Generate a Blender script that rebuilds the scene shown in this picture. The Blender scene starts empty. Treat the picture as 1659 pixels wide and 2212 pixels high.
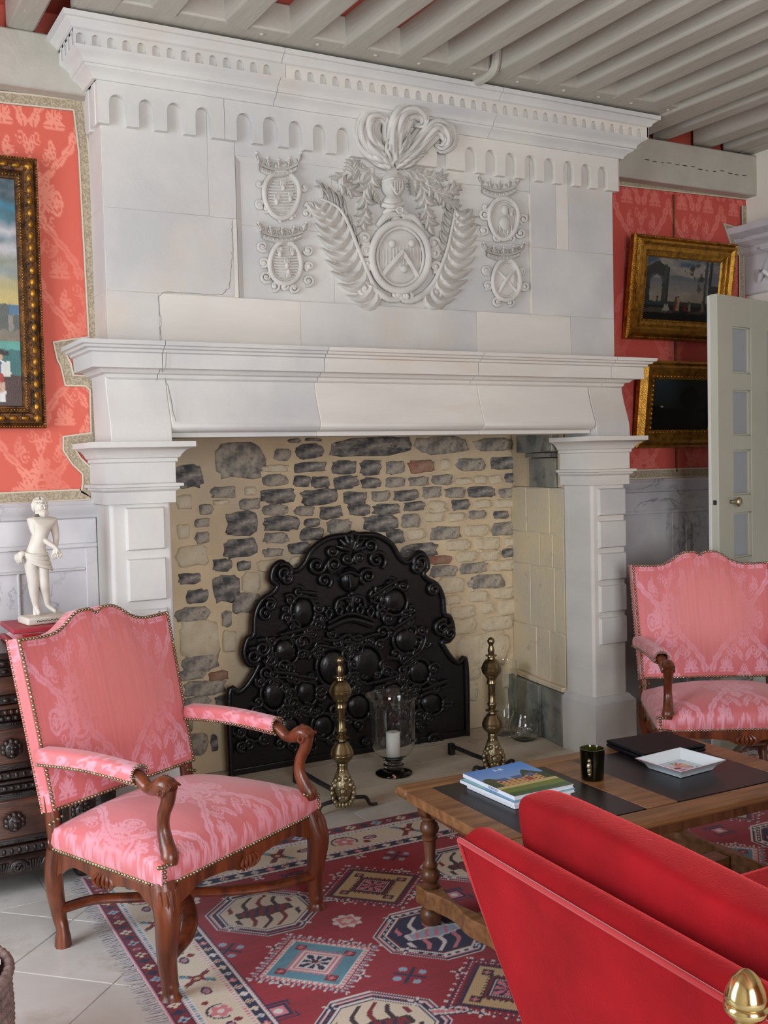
import bpy, bmesh, math, random
import numpy as np
from math import sin, cos, pi, radians, sqrt, atan2
from mathutils import Matrix, Vector
random.seed(7); rng = np.random.default_rng(5)
scene = bpy.context.scene
COL = scene.collection

# ---------------------------------------------------------------- camera
YAW, PIT, ROL = 0.50594345, -0.04740389, -0.02368952
FPX, CX, CY = 2301.06, 829.5, 1106.0
CAM = np.array([0.0, 0.0, 1.6])
_f = np.array([sin(YAW)*cos(PIT), cos(YAW)*cos(PIT), sin(PIT)])
_r = np.array([cos(YAW), -sin(YAW), 0.0]); _u = np.cross(_r, _f)
_R = _r*cos(ROL)+_u*sin(ROL); _U = -_r*sin(ROL)+_u*cos(ROL)
cam = bpy.data.objects.new('camera', bpy.data.cameras.new('camera')); COL.objects.link(cam)
m = Matrix.Identity(4)
for i in range(3):
    m[i][0], m[i][1], m[i][2], m[i][3] = _R[i], _U[i], -_f[i], CAM[i]
cam.matrix_world = m
cam.data.sensor_width = 36.0; cam.data.sensor_fit = 'AUTO'; cam.data.lens = FPX/2212*36
cam.data.clip_start = 0.05
scene.camera = cam
def ray(x, y): return _R*((x-CX)/FPX) - _U*((y-CY)/FPX) + _f
def ony(x, y, Y):
    d = ray(x, y); return CAM + d*(Y/d[1])
def onz(x, y, z=0.0):
    d = ray(x, y); return CAM + d*((z-CAM[2])/d[2])
def onx(x, y, X):
    d = ray(x, y); return CAM + d*(X/d[0])

# ---------------------------------------------------------------- world, light, exposure
w = bpy.data.worlds.new('world'); scene.world = w; w.use_nodes = True
wn = w.node_tree.nodes; wl = w.node_tree.links
bg = wn['Background']; bg.inputs['Color'].default_value = (0.62, 0.76, 1.0, 1); bg.inputs['Strength'].default_value = 1.2
vs = scene.view_settings
vs.view_transform = 'Standard'; vs.look = 'None'; vs.gamma = 1; vs.use_curve_mapping = False
vs.exposure = -0.2
def window_light(name, loc, target, sx, sy, power, color):
    L = bpy.data.lights.new(name, 'AREA'); L.shape = 'RECTANGLE'; L.size = sx; L.size_y = sy; L.energy = power; L.color = color
    o = bpy.data.objects.new(name, L); COL.objects.link(o); o.location = loc
    d = Vector(target)-Vector(loc); o.rotation_euler = d.to_track_quat('-Z', 'Y').to_euler()
    return o
# daylight of the tall windows in the left wall and behind the viewer
window_light('window_daylight', (-1.72, 2.75, 1.75), (3.0, 3.1, 1.35), 1.5, 2.3, 140, (0.80, 0.90, 1.0))
window_light('window_daylight', (0.55, -2.7, 1.75), (2.3, 3.0, 1.2), 1.7, 2.3, 260, (0.88, 0.94, 1.0))

# ---------------------------------------------------------------- materials
def srgb(r, g, b):
    f = lambda c: (c/255/12.92) if c/255 <= 0.04045 else ((c/255+0.055)/1.055)**2.4
    return (f(r), f(g), f(b), 1)
MATS = {}
def newmat(name):
    m = bpy.data.materials.new(name); m.use_nodes = True
    n = m.node_tree.nodes; l = m.node_tree.links; b = n['Principled BSDF']
    MATS[name] = m
    return m, n, l, b
def N(n, t, **k):
    x = n.new(t)
    for a, v in k.items():
        if a in x.inputs.keys(): x.inputs[a].default_value = v
        else: setattr(x, a, v)
    return x
def mat(name, c1, c2=None, rough=0.6, metal=0.0, scale=6, detail=6, bump=0.0, bscale=None, stretch=(1, 1, 1), spec=0.5, coat=0, sheen=0, lo=.35, hi=.65, wear=None, wscale=3, wlo=.55, whi=.7, broken=None):
    m, n, l, b = newmat(name)
    tc = N(n, 'ShaderNodeTexCoord'); mp = N(n, 'ShaderNodeMapping'); mp.inputs['Scale'].default_value = stretch
    l.new(tc.outputs['Object'], mp.inputs['Vector'])
    b.inputs['Roughness'].default_value = rough; b.inputs['Metallic'].default_value = metal
    b.inputs['Specular IOR Level'].default_value = spec
    b.inputs['Coat Weight'].default_value = coat; b.inputs['Coat Roughness'].default_value = 0.25
    b.inputs['Sheen Weight'].default_value = sheen; b.inputs['Sheen Roughness'].default_value = 0.4
    if c2 is None: b.inputs['Base Color'].default_value = c1; out = None
    else:
        nz = N(n, 'ShaderNodeTexNoise', Scale=scale, Detail=detail); l.new(mp.outputs[0], nz.inputs['Vector'])
        r = N(n, 'ShaderNodeValToRGB'); r.color_ramp.elements[0].color = c1; r.color_ramp.elements[1].color = c2
        r.color_ramp.elements[0].position = lo; r.color_ramp.elements[1].position = hi
        l.new(nz.outputs['Fac'], r.inputs[0]); out = r.outputs[0]
        if wear is not None:
            n2 = N(n, 'ShaderNodeTexNoise', Scale=wscale, Detail=8, Roughness=.65); l.new(mp.outputs[0], n2.inputs['Vector'])
            r2 = N(n, 'ShaderNodeValToRGB'); r2.color_ramp.elements[0].position = wlo; r2.color_ramp.elements[1].position = whi
            l.new(n2.outputs['Fac'], r2.inputs[0])
            mx = N(n, 'ShaderNodeMix', data_type='RGBA'); l.new(r2.outputs[0], mx.inputs[0]); l.new(out, mx.inputs[6]); mx.inputs[7].default_value = wear
            out = mx.outputs[2]
        l.new(out, b.inputs['Base Color'])
    if bump:
        bz = N(n, 'ShaderNodeTexNoise', Scale=bscale or scale*4, Detail=5); l.new(mp.outputs[0], bz.inputs['Vector'])
        bp = N(n, 'ShaderNodeBump', Strength=bump, Distance=0.01); l.new(bz.outputs['Fac'], bp.inputs['Height']); l.new(bp.outputs[0], b.inputs['Normal'])
    return m
def attrmat(name, attr, rough=.8, bump=0, bscale=300, sheen=0, spec=.3, coat=0, noise=0.0, nscale=40, stretch=(1, 1, 1)):
    """colour straight from a point colour attribute (woven or painted pattern)"""
    m, n, l, b = newmat(name)
    a = N(n, 'ShaderNodeAttribute', attribute_name=attr)
    out = a.outputs['Color']
    tc = N(n, 'ShaderNodeTexCoord'); mp = N(n, 'ShaderNodeMapping'); mp.inputs['Scale'].default_value = stretch
    l.new(tc.outputs['Object'], mp.inputs['Vector'])
    if noise:
        nz = N(n, 'ShaderNodeTexNoise', Scale=nscale, Detail=4); l.new(mp.outputs[0], nz.inputs['Vector'])
        mr = N(n, 'ShaderNodeMapRange'); mr.inputs[3].default_value = 1-noise; mr.inputs[4].default_value = 1+noise; l.new(nz.outputs['Fac'], mr.inputs[0])
        mx = N(n, 'ShaderNodeMix', data_type='RGBA', blend_type='MULTIPLY'); mx.inputs[0].default_value = 1
        l.new(out, mx.inputs[6]); l.new(mr.outputs[0], mx.inputs[7]); out = mx.outputs[2]
    l.new(out, b.inputs['Base Color'])
    b.inputs['Roughness'].default_value = rough; b.inputs['Specular IOR Level'].default_value = spec
    b.inputs['Sheen Weight'].default_value = sheen; b.inputs['Coat Weight'].default_value = coat
    if bump:
        bz = N(n, 'ShaderNodeTexNoise', Scale=bscale, Detail=2); l.new(mp.outputs[0], bz.inputs['Vector'])
        bp = N(n, 'ShaderNodeBump', Strength=bump, Distance=0.004); l.new(bz.outputs['Fac'], bp.inputs['Height']); l.new(bp.outputs[0], b.inputs['Normal'])
    return m
def glassmat(name, color=(1, 1, 1, 1), rough=0.0):
    m, n, l, b = newmat(name)
    b.inputs['Base Color'].default_value = color; b.inputs['Transmission Weight'].default_value = 1; b.inputs['Roughness'].default_value = rough; b.inputs['IOR'].default_value = 1.45
    return m
mat('limestone', srgb(193, 191, 188), srgb(214, 210, 202), rough=.85, scale=2.2, bump=.14, bscale=30, wear=srgb(208, 192, 170), wscale=1.3, wlo=.52, whi=.78)
mat('joint_mortar', srgb(226, 214, 194), srgb(216, 204, 184), rough=.9, scale=8)
mat('limestone_warm', srgb(211, 205, 195), srgb(222, 216, 205), rough=.85, scale=2.5, bump=.12, bscale=30, wear=srgb(212, 192, 170), wscale=1.3, stretch=(.6, 1, 2.5), wlo=.56, whi=.8)
mat('limestone_old', srgb(228, 208, 170), srgb(214, 200, 176), rough=.9, scale=3, bump=.3, bscale=40, wear=srgb(150, 148, 136), wscale=7, wlo=.6, whi=.8)
mat('limestone_smoked', srgb(165, 160, 140), srgb(120, 120, 112), rough=.9, scale=4, bump=.3, bscale=40, wear=srgb(75, 76, 76), wscale=9, wlo=.5, whi=.7)
mat('carved_stone', srgb(212, 207, 199), srgb(196, 191, 183), rough=.8, scale=9, bump=.15, bscale=60)
mat('mortar', srgb(228, 206, 168), srgb(214, 190, 154), rough=.95, scale=5, bump=.45, bscale=60, wear=srgb(196, 178, 154), wscale=1.1, wlo=.46, whi=.7)
mat('rubble_dark', srgb(78, 77, 78), srgb(154, 146, 136), rough=.9, scale=22, bump=1.0, bscale=35, stretch=(.7, 1, 1.3), lo=.38, hi=.62, wear=srgb(196, 186, 170), wscale=34, wlo=.55, whi=.7)
mat('rubble_mid', srgb(118, 114, 108), srgb(186, 174, 156), rough=.9, scale=20, bump=1.0, bscale=35, lo=.36, hi=.6, wear=srgb(82, 80, 78), wscale=24, wlo=.58, whi=.72)
mat('rubble_pale', srgb(208, 190, 158), srgb(222, 206, 178), rough=.92, scale=16, bump=1.0, bscale=35, wear=srgb(170, 156, 136), wscale=24, wlo=.6, whi=.75)
mat('rubble_red', srgb(150, 98, 76), srgb(172, 140, 118), rough=.9, scale=18, bump=.8, bscale=35)
mat('joist_paint', srgb(172, 166, 152), srgb(184, 179, 166), rough=.55, scale=3, stretch=(2, .4, 2), bump=.3, bscale=14, wear=srgb(205, 200, 190), wscale=9, wlo=.66, whi=.74)
mat('red_paint', srgb(176, 74, 58), srgb(188, 86, 68), rough=.7, scale=3)
mat('cream_plaster', srgb(222, 214, 200), srgb(210, 200, 184), rough=.9, scale=2)
mat('floor_stone', srgb(196, 191, 182), srgb(214, 210, 202), rough=.34, scale=2.5, bump=.08, bscale=25, wear=srgb(176, 164, 146), wscale=3, wlo=.55, whi=.75)
mat('floor_joint', srgb(222, 220, 214), srgb(206, 202, 194), rough=.8, scale=8)
mat('hearth_stone', srgb(214, 202, 182), srgb(200, 188, 168), rough=.6, scale=3, bump=.12, bscale=25, wear=srgb(166, 152, 132), wscale=4, wlo=.56, whi=.78)
mat('braid', srgb(152, 136, 112), srgb(180, 165, 140), rough=.9, scale=160, detail=1, lo=.45, hi=.55)
mat('braid_edge', srgb(206, 192, 170), rough=.9)
mat('iron', srgb(7, 7, 9), srgb(14, 14, 17), rough=.32, metal=0, scale=12, bump=.25, bscale=70, spec=.4, coat=.35)
mat('dark_iron', srgb(46, 46, 50), srgb(66, 64, 64), rough=.55, metal=.6, scale=20, bump=.3)
mat('brass', srgb(150, 136, 104), srgb(122, 108, 78), rough=.28, metal=1, scale=14)
mat('brass_dull', srgb(178, 166, 134), srgb(146, 134, 106), rough=.36, metal=1, scale=18, bump=.3)
mat('polished_brass', srgb(206, 188, 132), rough=.16, metal=1)
mat('gilt', srgb(178, 128, 48), srgb(110, 72, 24), rough=.36, metal=.85, scale=30, bump=.25, lo=.4, hi=.75)
mat('gilt_dark', srgb(116, 74, 34), srgb(52, 34, 20), rough=.45, metal=.5, scale=24, bump=.5, lo=.35, hi=.65)
mat('walnut', srgb(124, 60, 30), srgb(80, 38, 20), rough=.3, scale=5, stretch=(6, 6, .8), bump=.12, bscale=40, coat=.3)
mat('oak', srgb(150, 106, 66), srgb(116, 78, 46), rough=.42, scale=5, stretch=(.8, 8, 8), bump=.12, bscale=50, coat=.15)
mat('oak_leg', srgb(116, 74, 44), srgb(82, 50, 30), rough=.35, scale=6, stretch=(6, 6, .8), coat=.2)
mat('black_oak', srgb(50, 34, 28), srgb(30, 21, 18), rough=.32, scale=6, stretch=(1, 4, 6), bump=.3, bscale=40, coat=.25)
mat('brown_oak', srgb(96, 58, 40), srgb(62, 38, 28), rough=.38, scale=5, stretch=(1, 4, 9), bump=.2, bscale=40, coat=.2)
mat('black_leather', srgb(30, 24, 26), srgb(38, 30, 32), rough=.36, scale=60, bump=.06, bscale=400)
mat('red_leather', srgb(176, 52, 62), srgb(160, 40, 52), rough=.5, scale=12)
mat('red_velvet', srgb(186, 14, 26), srgb(206, 20, 34), rough=.75, scale=8, sheen=.8)
mat('statue_stone', srgb(226, 218, 204), srgb(206, 196, 180), rough=.6, scale=9, bump=.1, bscale=60)
mat('door_paint', srgb(186, 184, 166), srgb(178, 176, 158), rough=.5, scale=2)
mat('door_panel_paint', srgb(160, 163, 166), rough=.55)
mat('wax', srgb(246, 242, 232), rough=.5)
glassmat('clear_glass', (.98, 1, .99, 1))
glassmat('green_glass', (.10, .12, .015, 1))
mat('black_plastic', srgb(8, 11, 18), rough=.5, spec=.25)
mat('porcelain', srgb(226, 236, 240), rough=.12, coat=.5)
mat('paper', srgb(228, 232, 238), rough=.5)
mat('basket_rope', srgb(150, 126, 118), srgb(112, 92, 88), rough=.9, scale=40, bump=.4, bscale=120)
mat('white_cloth', srgb(236, 238, 244), rough=.9)
# veined grey marble
def marble(name, base1, base2, vein, rust):
    m, n, l, b = newmat(name); b.inputs['Roughness'].default_value = .35
    tc = N(n, 'ShaderNodeTexCoord')
    n0 = N(n, 'ShaderNodeTexNoise', Scale=2.5, Detail=6); l.new(tc.outputs['Object'], n0.inputs['Vector'])
    r0 = N(n, 'ShaderNodeValToRGB'); r0.color_ramp.elements[0].color = base1; r0.color_ramp.elements[1].color = base2; r0.color_ramp.elements[0].position = .35; r0.color_ramp.elements[1].position = .65
    l.new(n0.outputs['Fac'], r0.inputs[0])
    def veins(scale, wid, dist):
        wv = N(n, 'ShaderNodeTexNoise', Scale=scale, Detail=7, Roughness=.55, Distortion=dist); l.new(tc.outputs['Object'], wv.inputs['Vector'])
        a = N(n, 'ShaderNodeMath', operation='SUBTRACT'); a.inputs[1].default_value = .5; l.new(wv.outputs['Fac'], a.inputs[0])
        ab = N(n, 'ShaderNodeMath', operation='ABSOLUTE'); l.new(a.outputs[0], ab.inputs[0])
        mr = N(n, 'ShaderNodeMapRange'); mr.inputs[1].default_value = 0; mr.inputs[2].default_value = wid; mr.inputs[3].default_value = 1; mr.inputs[4].default_value = 0
        l.new(ab.outputs[0], mr.inputs[0]); return mr.outputs[0]
    v1 = veins(2.4, .016, 1.0)
    gate = N(n, 'ShaderNodeTexNoise', Scale=3.3, Detail=3); l.new(tc.outputs['Object'], gate.inputs['Vector'])
    gr = N(n, 'ShaderNodeMapRange'); gr.inputs[1].default_value = .45; gr.inputs[2].default_value = .62; l.new(gate.outputs['Fac'], gr.inputs[0])
    mu = N(n, 'ShaderNodeMath', operation='MULTIPLY'); l.new(v1, mu.inputs[0]); l.new(gr.outputs[0], mu.inputs[1])
    mx = N(n, 'ShaderNodeMix', data_type='RGBA'); l.new(mu.outputs[0], mx.inputs[0]); l.new(r0.outputs[0], mx.inputs[6]); mx.inputs[7].default_value = vein
    g2 = N(n, 'ShaderNodeTexNoise', Scale=4.7, Detail=6, Roughness=.7); l.new(tc.outputs['Object'], g2.inputs['Vector'])
    g3 = N(n, 'ShaderNodeMapRange'); g3.inputs[1].default_value = .68; g3.inputs[2].default_value = .75; l.new(g2.outputs['Fac'], g3.inputs[0])
    mx2 = N(n, 'ShaderNodeMix', data_type='RGBA'); l.new(g3.outputs[0], mx2.inputs[0]); l.new(mx.outputs[2], mx2.inputs[6]); mx2.inputs[7].default_value = rust
    l.new(mx2.outputs[2], b.inputs['Base Color'])
marble('marble', srgb(180, 177, 178), srgb(214, 209, 207), srgb(132, 130, 136), srgb(196, 160, 136))

# ---------------------------------------------------------------- mesh helpers
class MB:
    def __init__(s): s.v = []; s.f = []
    def add(s, vs, fs):
        o = len(s.v); s.v.extend([tuple(map(float, p)) for p in vs]); s.f.extend([tuple(i+o for i in f) for f in fs]); return s
    def box(s, x0, x1, y0, y1, z0, z1):
        return s.add([(x0, y0, z0), (x1, y0, z0), (x1, y1, z0), (x0, y1, z0), (x0, y0, z1), (x1, y0, z1), (x1, y1, z1), (x0, y1, z1)],
                     [(0, 3, 2, 1), (4, 5, 6, 7), (0, 1, 5, 4), (1, 2, 6, 5), (2, 3, 7, 6), (3, 0, 4, 7)])
    def prism(s, poly, a0, a1, axis='y'):
        """poly in the two other axes, in order; extruded along axis"""
        n = len(poly)
        P = {'y': lambda p, a: (p[0], a, p[1]), 'x': lambda p, a: (a, p[0], p[1]), 'z': lambda p, a: (p[0], p[1], a)}[axis]
        vs = [P(p, a0) for p in poly]+[P(p, a1) for p in poly]
        return s.add(vs, [tuple(range(n)), tuple(range(2*n-1, n-1, -1))]+[(i, i+n, (i+1) % n+n, (i+1) % n) for i in range(n)])
    def grid(s, A, wrap_u=False, wrap_v=False):
        A = np.asarray(A); m_, n_ = A.shape[:2]; fs = []
        for i in range(m_ if wrap_u else m_-1):
            for j in range(n_ if wrap_v else n_-1):
                a, b = i, (i+1) % m_; c, d = j, (j+1) % n_
                fs.append((a*n_+c, b*n_+c, b*n_+d, a*n_+d))
        return s.add(A.reshape(-1, 3), fs)
    def lathe(s, prof, n=24, c=(0, 0, 0), axis='z'):
        a = np.linspace(0, 2*pi, n, endpoint=False); rows = []
        for r, h in prof:
            if axis == 'z': rows.append(np.stack([c[0]+r*np.cos(a), c[1]+r*np.sin(a), np.full(n, c[2]+h)], 1))
            elif axis == 'y': rows.append(np.stack([c[0]+r*np.cos(a), np.full(n, c[1]+h), c[2]+r*np.sin(a)], 1))
            else: rows.append(np.stack([np.full(n, c[0]+h), c[1]+r*np.cos(a), c[2]+r*np.sin(a)], 1))
        o = len(s.v); s.grid(np.array(rows), wrap_v=True)
        k = len(prof)
        if prof[0][0] > 1e-5: s.f.append(tuple(o+j for j in range(n)))
        if prof[-1][0] > 1e-5: s.f.append(tuple(o+(k-1)*n+j for j in range(n)))
        return s
    def ell(s, c, rx, ry, rz, nu=12, nv=8):
        pr = []
        for i in range(nv+1):
            t = pi*i/nv; pr.append([(c[0]+rx*sin(t)*cos(a), c[1]+ry*sin(t)*sin(a), c[2]-rz*cos(t)) for a in np.linspace(0, 2*pi, nu, endpoint=False)])
        return s.grid(np.array(pr), wrap_v=True)
    def tube(s, pts, rad, n=8, up=(0, 1, 0), ry=1.0, cap=True):
        """swept tube; ry squashes the section along 'up'"""
        P = np.array(pts, float); k = len(P)
        if np.isscalar(rad): rad = [rad]*k
        T = np.gradient(P, axis=0); T /= (np.linalg.norm(T, axis=1)[:, None]+1e-9)
        up = np.array(up, float); rows = []
        for i in range(k):
            b = np.cross(T[i], up); nb = np.linalg.norm(b)
            if nb < 1e-4: b = np.cross(T[i], (1, 0, 0.01)); nb = np.linalg.norm(b)
            b /= nb; c = np.cross(b, T[i])
            rows.append([P[i]+rad[i]*(cos(a)*b+sin(a)*ry*c) for a in np.linspace(0, 2*pi, n, endpoint=False)])
        o = len(s.v); s.grid(np.array(rows), wrap_v=True)
        if cap: s.f.append(tuple(o+j for j in range(n))); s.f.append(tuple(o+(k-1)*n+j for j in reversed(range(n))))
        return s
    def sweep(s, prof, path, closed=False):
        """prof: list of (offset, height) ; path: list of (point, outward vec) with mitre already in the outward vec; height is +z"""
        A = np.array([[np.array(p)+np.array(o)*a+np.array((0, 0, h)) for a, h in prof] for p, o in path])
        return s.grid(A, wrap_u=closed)
def spline(pts, n=20):
    P = np.array(pts, float); k = len(P)
    if k < 3: return [tuple(P[0]+(P[-1]-P[0])*t) for t in np.linspace(0, 1, n)]
    P = np.vstack([2*P[0]-P[1], P, 2*P[-1]-P[-2]]); out = []
    for t in np.linspace(0, k-1-1e-6, n):
        i = int(t); u = t-i; a, b, c, d = P[i:i+4]
        out.append(tuple(.5*((2*b)+(c-a)*u+(2*a-5*b+4*c-d)*u*u+(3*b-a-3*c+d)*u**3)))
    return out
ROOT = {}
def tag(o, label=None, cat=None, group=None, kind=None):
    if label: o['label'] = label
    if cat: o['category'] = cat
    if group: o['group'] = group
    if kind: o['kind'] = kind
    return o
def thing(name, label, cat, loc=(0, 0, 0), rotz=0, group=None, kind=None):
    o = bpy.data.objects.new(name, None); COL.objects.link(o); o.empty_display_size = .1
    o.location = loc; o.rotation_euler = (0, 0, rotz)
    ROOT[o.name] = Matrix.Translation(loc) @ Matrix.Rotation(rotz, 4, 'Z')
    return tag(o, label, cat, group, kind)
def link(name, me, parent=None, world=True):
    o = bpy.data.objects.new(name, me); COL.objects.link(o)
    if parent is not None:
        o.parent = parent
        if world and parent.name in ROOT: o.matrix_parent_inverse = ROOT[parent.name].inverted()
    return o
def build(mb, name, mt, parent=None, world=True, smooth=40, bevel=0, seg=2, sub=0, kind=None, label=None):
    me = bpy.data.meshes.new(name); me.from_pydata(mb.v, [], mb.f)
    bm = bmesh.new(); bm.from_mesh(me); bmesh.ops.recalc_face_normals(bm, faces=bm.faces); bm.to_mesh(me); bm.free()
    me.materials.append(MATS[mt])
    if smooth:
        me.polygons.foreach_set('use_smooth', [True]*len(me.polygons))
        if smooth < 180: me.set_sharp_from_angle(angle=radians(smooth))
    o = link(name, me, parent, world)
    if bevel:
        b = o.modifiers.new('bevel', 'BEVEL'); b.width = bevel; b.segments = seg; b.limit_method = 'ANGLE'; b.angle_limit = radians(35)
        b.harden_normals = False
    if sub:
        q = o.modifiers.new('sub', 'SUBSURF'); q.levels = sub; q.render_levels = sub
    if kind: o['kind'] = kind
    if label: o['label'] = label
    return o
def box(name, mt, x0, x1, y0, y1, z0, z1, parent=None, bevel=.004, world=True, **k):
    return build(MB().box(min(x0, x1), max(x0, x1), min(y0, y1), max(y0, y1), min(z0, z1), max(z0, z1)), name, mt, parent, world, bevel=bevel, seg=2, **k)
def gridmesh(name, P, mt, parent=None, world=True, colors=None, smooth=True, uvfaces=True):
    """P (m,n,3) array to a quad sheet, colors (m,n,3) linear -> point colour attribute 'col'"""
    m_, n_ = P.shape[:2]
    idx = np.arange(m_*n_).reshape(m_, n_)
    f = np.stack([idx[:-1, :-1], idx[1:, :-1], idx[1:, 1:], idx[:-1, 1:]], -1).reshape(-1, 4)
    me = bpy.data.meshes.new(name)
    me.vertices.add(m_*n_); me.vertices.foreach_set('co', P.reshape(-1).astype(np.float32))
    me.loops.add(f.size); me.loops.foreach_set('vertex_index', f.reshape(-1).astype(np.int32))
    me.polygons.add(len(f)); me.polygons.foreach_set('loop_start', np.arange(0, f.size, 4, dtype=np.int32))
    me.polygons.foreach_set('use_smooth', np.full(len(f), bool(smooth)))
    me.update(calc_edges=True)
    if colors is not None:
        a = me.color_attributes.new('col', 'FLOAT_COLOR', 'POINT')
        c = np.concatenate([colors.reshape(-1, 3), np.ones((m_*n_, 1))], 1)
        a.data.foreach_set('color', c.reshape(-1).astype(np.float32))
    me.materials.append(MATS[mt])
    return link(name, me, parent, world)
def lin(rgb):
    c = np.asarray(rgb, float)/255
    return np.where(c <= .04045, c/12.92, ((c+.055)/1.055)**2.4)
def vnoise(x, y, seed=0, oct=4, pers=.5):
    """smooth value noise, numpy"""
    tot = np.zeros_like(x, dtype=float); amp = 1; s = 0
    for o in range(oct):
        xi = np.floor(x).astype(int); yi = np.floor(y).astype(int); fx = x-xi; fy = y-yi
        fx = fx*fx*(3-2*fx); fy = fy*fy*(3-2*fy)
        def h(a, b):
            q = (a*374761393+b*668265263+(seed+o*17)*2147483) & 0xffffffff
            q = ((q ^ (q >> 13))*1274126177) & 0xffffffff
            return ((q ^ (q >> 16)) & 0xffff)/65535
        tot += amp*((h(xi, yi)*(1-fx)+h(xi+1, yi)*fx)*(1-fy)+(h(xi, yi+1)*(1-fx)+h(xi+1, yi+1)*fx)*fy); s += amp
        amp *= pers; x = x*2; y = y*2
    return tot/s
def damask(u, v, fine=True):
    """mirrored half-drop ogee damask with pomegranates, fans and serrated leaves; u,v in repeats; returns 0/1 figure"""
    row = np.floor(v); u = u+.5*(row % 2); x = np.abs((u % 1)-.5)*2; y = v % 1; X = x*.62
    f = np.zeros(x.shape, bool)
    def leaf(cx, cy, ang, L, W, ser=7):
        dx, dy = X-cx, y-cy; t = (dx*sin(ang)+dy*cos(ang))/L; n = dx*cos(ang)-dy*sin(ang)
        hw = W*np.sin(pi*np.clip(t, 0, 1)**.75)*(.68+.32*np.abs(np.sin(ser*pi*t)))
        return (t > 0) & (t < 1) & (np.abs(n) < hw) & (np.abs(n) > .005)
    def fan(cx, cy, R, k, a0=0, spread=1.9):
        dx, dy = X-cx, y-cy; r = np.hypot(dx, dy); t = np.arctan2(dx, dy)-a0
        rr = R*(.66+.34*np.abs(np.cos(k*t)))
        return (np.abs(t) < spread) & (r < rr) & ((np.abs(np.sin(k*t)) > .16) | (r < .35*R)) & (r > .12*R)
    def ring(cx, cy, rx, ry, w): e = np.hypot((X-cx)/rx, (y-cy)/ry); return (e < 1) & (e > 1-w)
    def curl(cx, cy, R, sg=1):
        dx, dy = (X-cx)*sg, y-cy; r = np.hypot(dx, dy); t = np.arctan2(dy, dx); ph = (t/(2*pi)+r/R*1.6) % 1
        return (r < R) & (ph < .42) & (r > .1*R)
    og = np.abs(x-(.5+.40*np.cos(2*pi*y))); f |= (og < .05+.055*np.abs(np.sin(11*pi*y))) & (og > .010)
    f |= ring(0, .50, .17, .145, .16); e = np.hypot(X/.15, (y-.5)/.125)
    f |= (e < .8) & (np.sin((X+y)*150) * np.sin((X-y)*150) > -.05)
    f |= fan(0, .655, .15, 4.5); f |= fan(0, .33, .11, 3.5, pi)
    for a, L in ((.55, .22), (1.0, .2), (1.5, .18), (2.1, .17)): f |= leaf(.13, .52, a, L, .045)
    f |= fan(.31, .02, .13, 4, 0, 3.2); f |= ring(.31, .5, .075, .09, .3); f |= fan(.31, .5, .05, 3, 0, 3.2)
    f |= leaf(0, .80, .35, .17, .04) | leaf(0, .08, 2.6, .15, .035) | leaf(.02, .12, .8, .18, .04) | leaf(.31, .80, -.5, .17, .04) | leaf(.31, .80, -1.2, .16, .035) | leaf(.31, .22, -2.2, .16, .04)
    f |= curl(.20, .80, .055) | curl(.17, .22, .055, -1) | curl(.24, .38, .04) | curl(.10, .93, .05, -1)
    return f.astype(float)
# ================================================================ THE SETTING
YW = 4.63            # face of the fireplace wall
XR = 5.12            # right wall
XL = -1.6            # left wall (windows)
YF = -2.6            # wall behind the camera
ZC = 3.505           # underside of the ceiling boards

# ---- floor: joint bed with stone flags as pieces
fl = MB().box(XL-.2, XR+.2, YF-.2, 5.6, -.06, -.004)
floor = tag(build(fl, 'floor', 'floor_joint'), 'pale stone flag floor with light joints', kind='structure')
def clip(poly, a, b, c):
    """keep a*x+b*y<=c"""
    out = []
    for i in range(len(poly)):
        p, q = poly[i], poly[(i+1) % len(poly)]; dp, dq = a*p[0]+b*p[1]-c, a*q[0]+b*q[1]-c
        if dp <= 0: out.append(p)
        if dp*dq < 0: t = dp/(dp-dq); out.append((p[0]+(q[0]-p[0])*t, p[1]+(q[1]-p[1])*t))
    return out
def flag(poly, mt='floor_stone', z=0.0):
    c = (sum(p[0] for p in poly)/len(poly), sum(p[1] for p in poly)/len(poly)); g = .0035
    pl = []
    for p in poly:
        d = math.hypot(p[0]-c[0], p[1]-c[1]); k = max(0, 1-g*1.4/d) if d > 1e-6 else 1
        pl.append((c[0]+(p[0]-c[0])*k, c[1]+(p[1]-c[1])*k))
    o = build(MB().prism([(p[0]-c[0], p[1]-c[1]) for p in pl], -.03, 0, axis='z'), 'flagstone', mt, floor, smooth=0)
    o.location = (c[0], c[1], z)
S = .545
for i in range(-14, 18):
    for j in range(-14, 18):
        a0, b0 = 4.057+i*S, 2.455+j*S     # x+y , y-x
        q = [((a-b)/2, (a+b)/2) for a, b in ((a0, b0), (a0+S, b0), (a0+S, b0+S), (a0, b0+S))]
        for (A, B, Cc) in ((0, 1, 4.03), (0, -1, -.9), (1, 0, XR), (-1, 0, 1.0)): q = clip(q, A, B, Cc) if len(q) > 2 else q
        if len(q) > 2 and abs(sum(q[k][0]*q[(k+1) % len(q)][1]-q[(k+1) % len(q)][0]*q[k][1] for k in range(len(q)))) > .01: flag(q)
x = -1.0
for x1 in (-.2, .3, .775, 1.22, 1.70, 2.175, 2.66, 3.13, 3.66, 4.2, 4.7, XR):
    y1 = 4.33 if 1.2 < x and x1 < 3.7 else 4.62
    flag([(x, 4.03), (x1, 4.03), (x1, y1), (x, y1)]); x = x1
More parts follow.
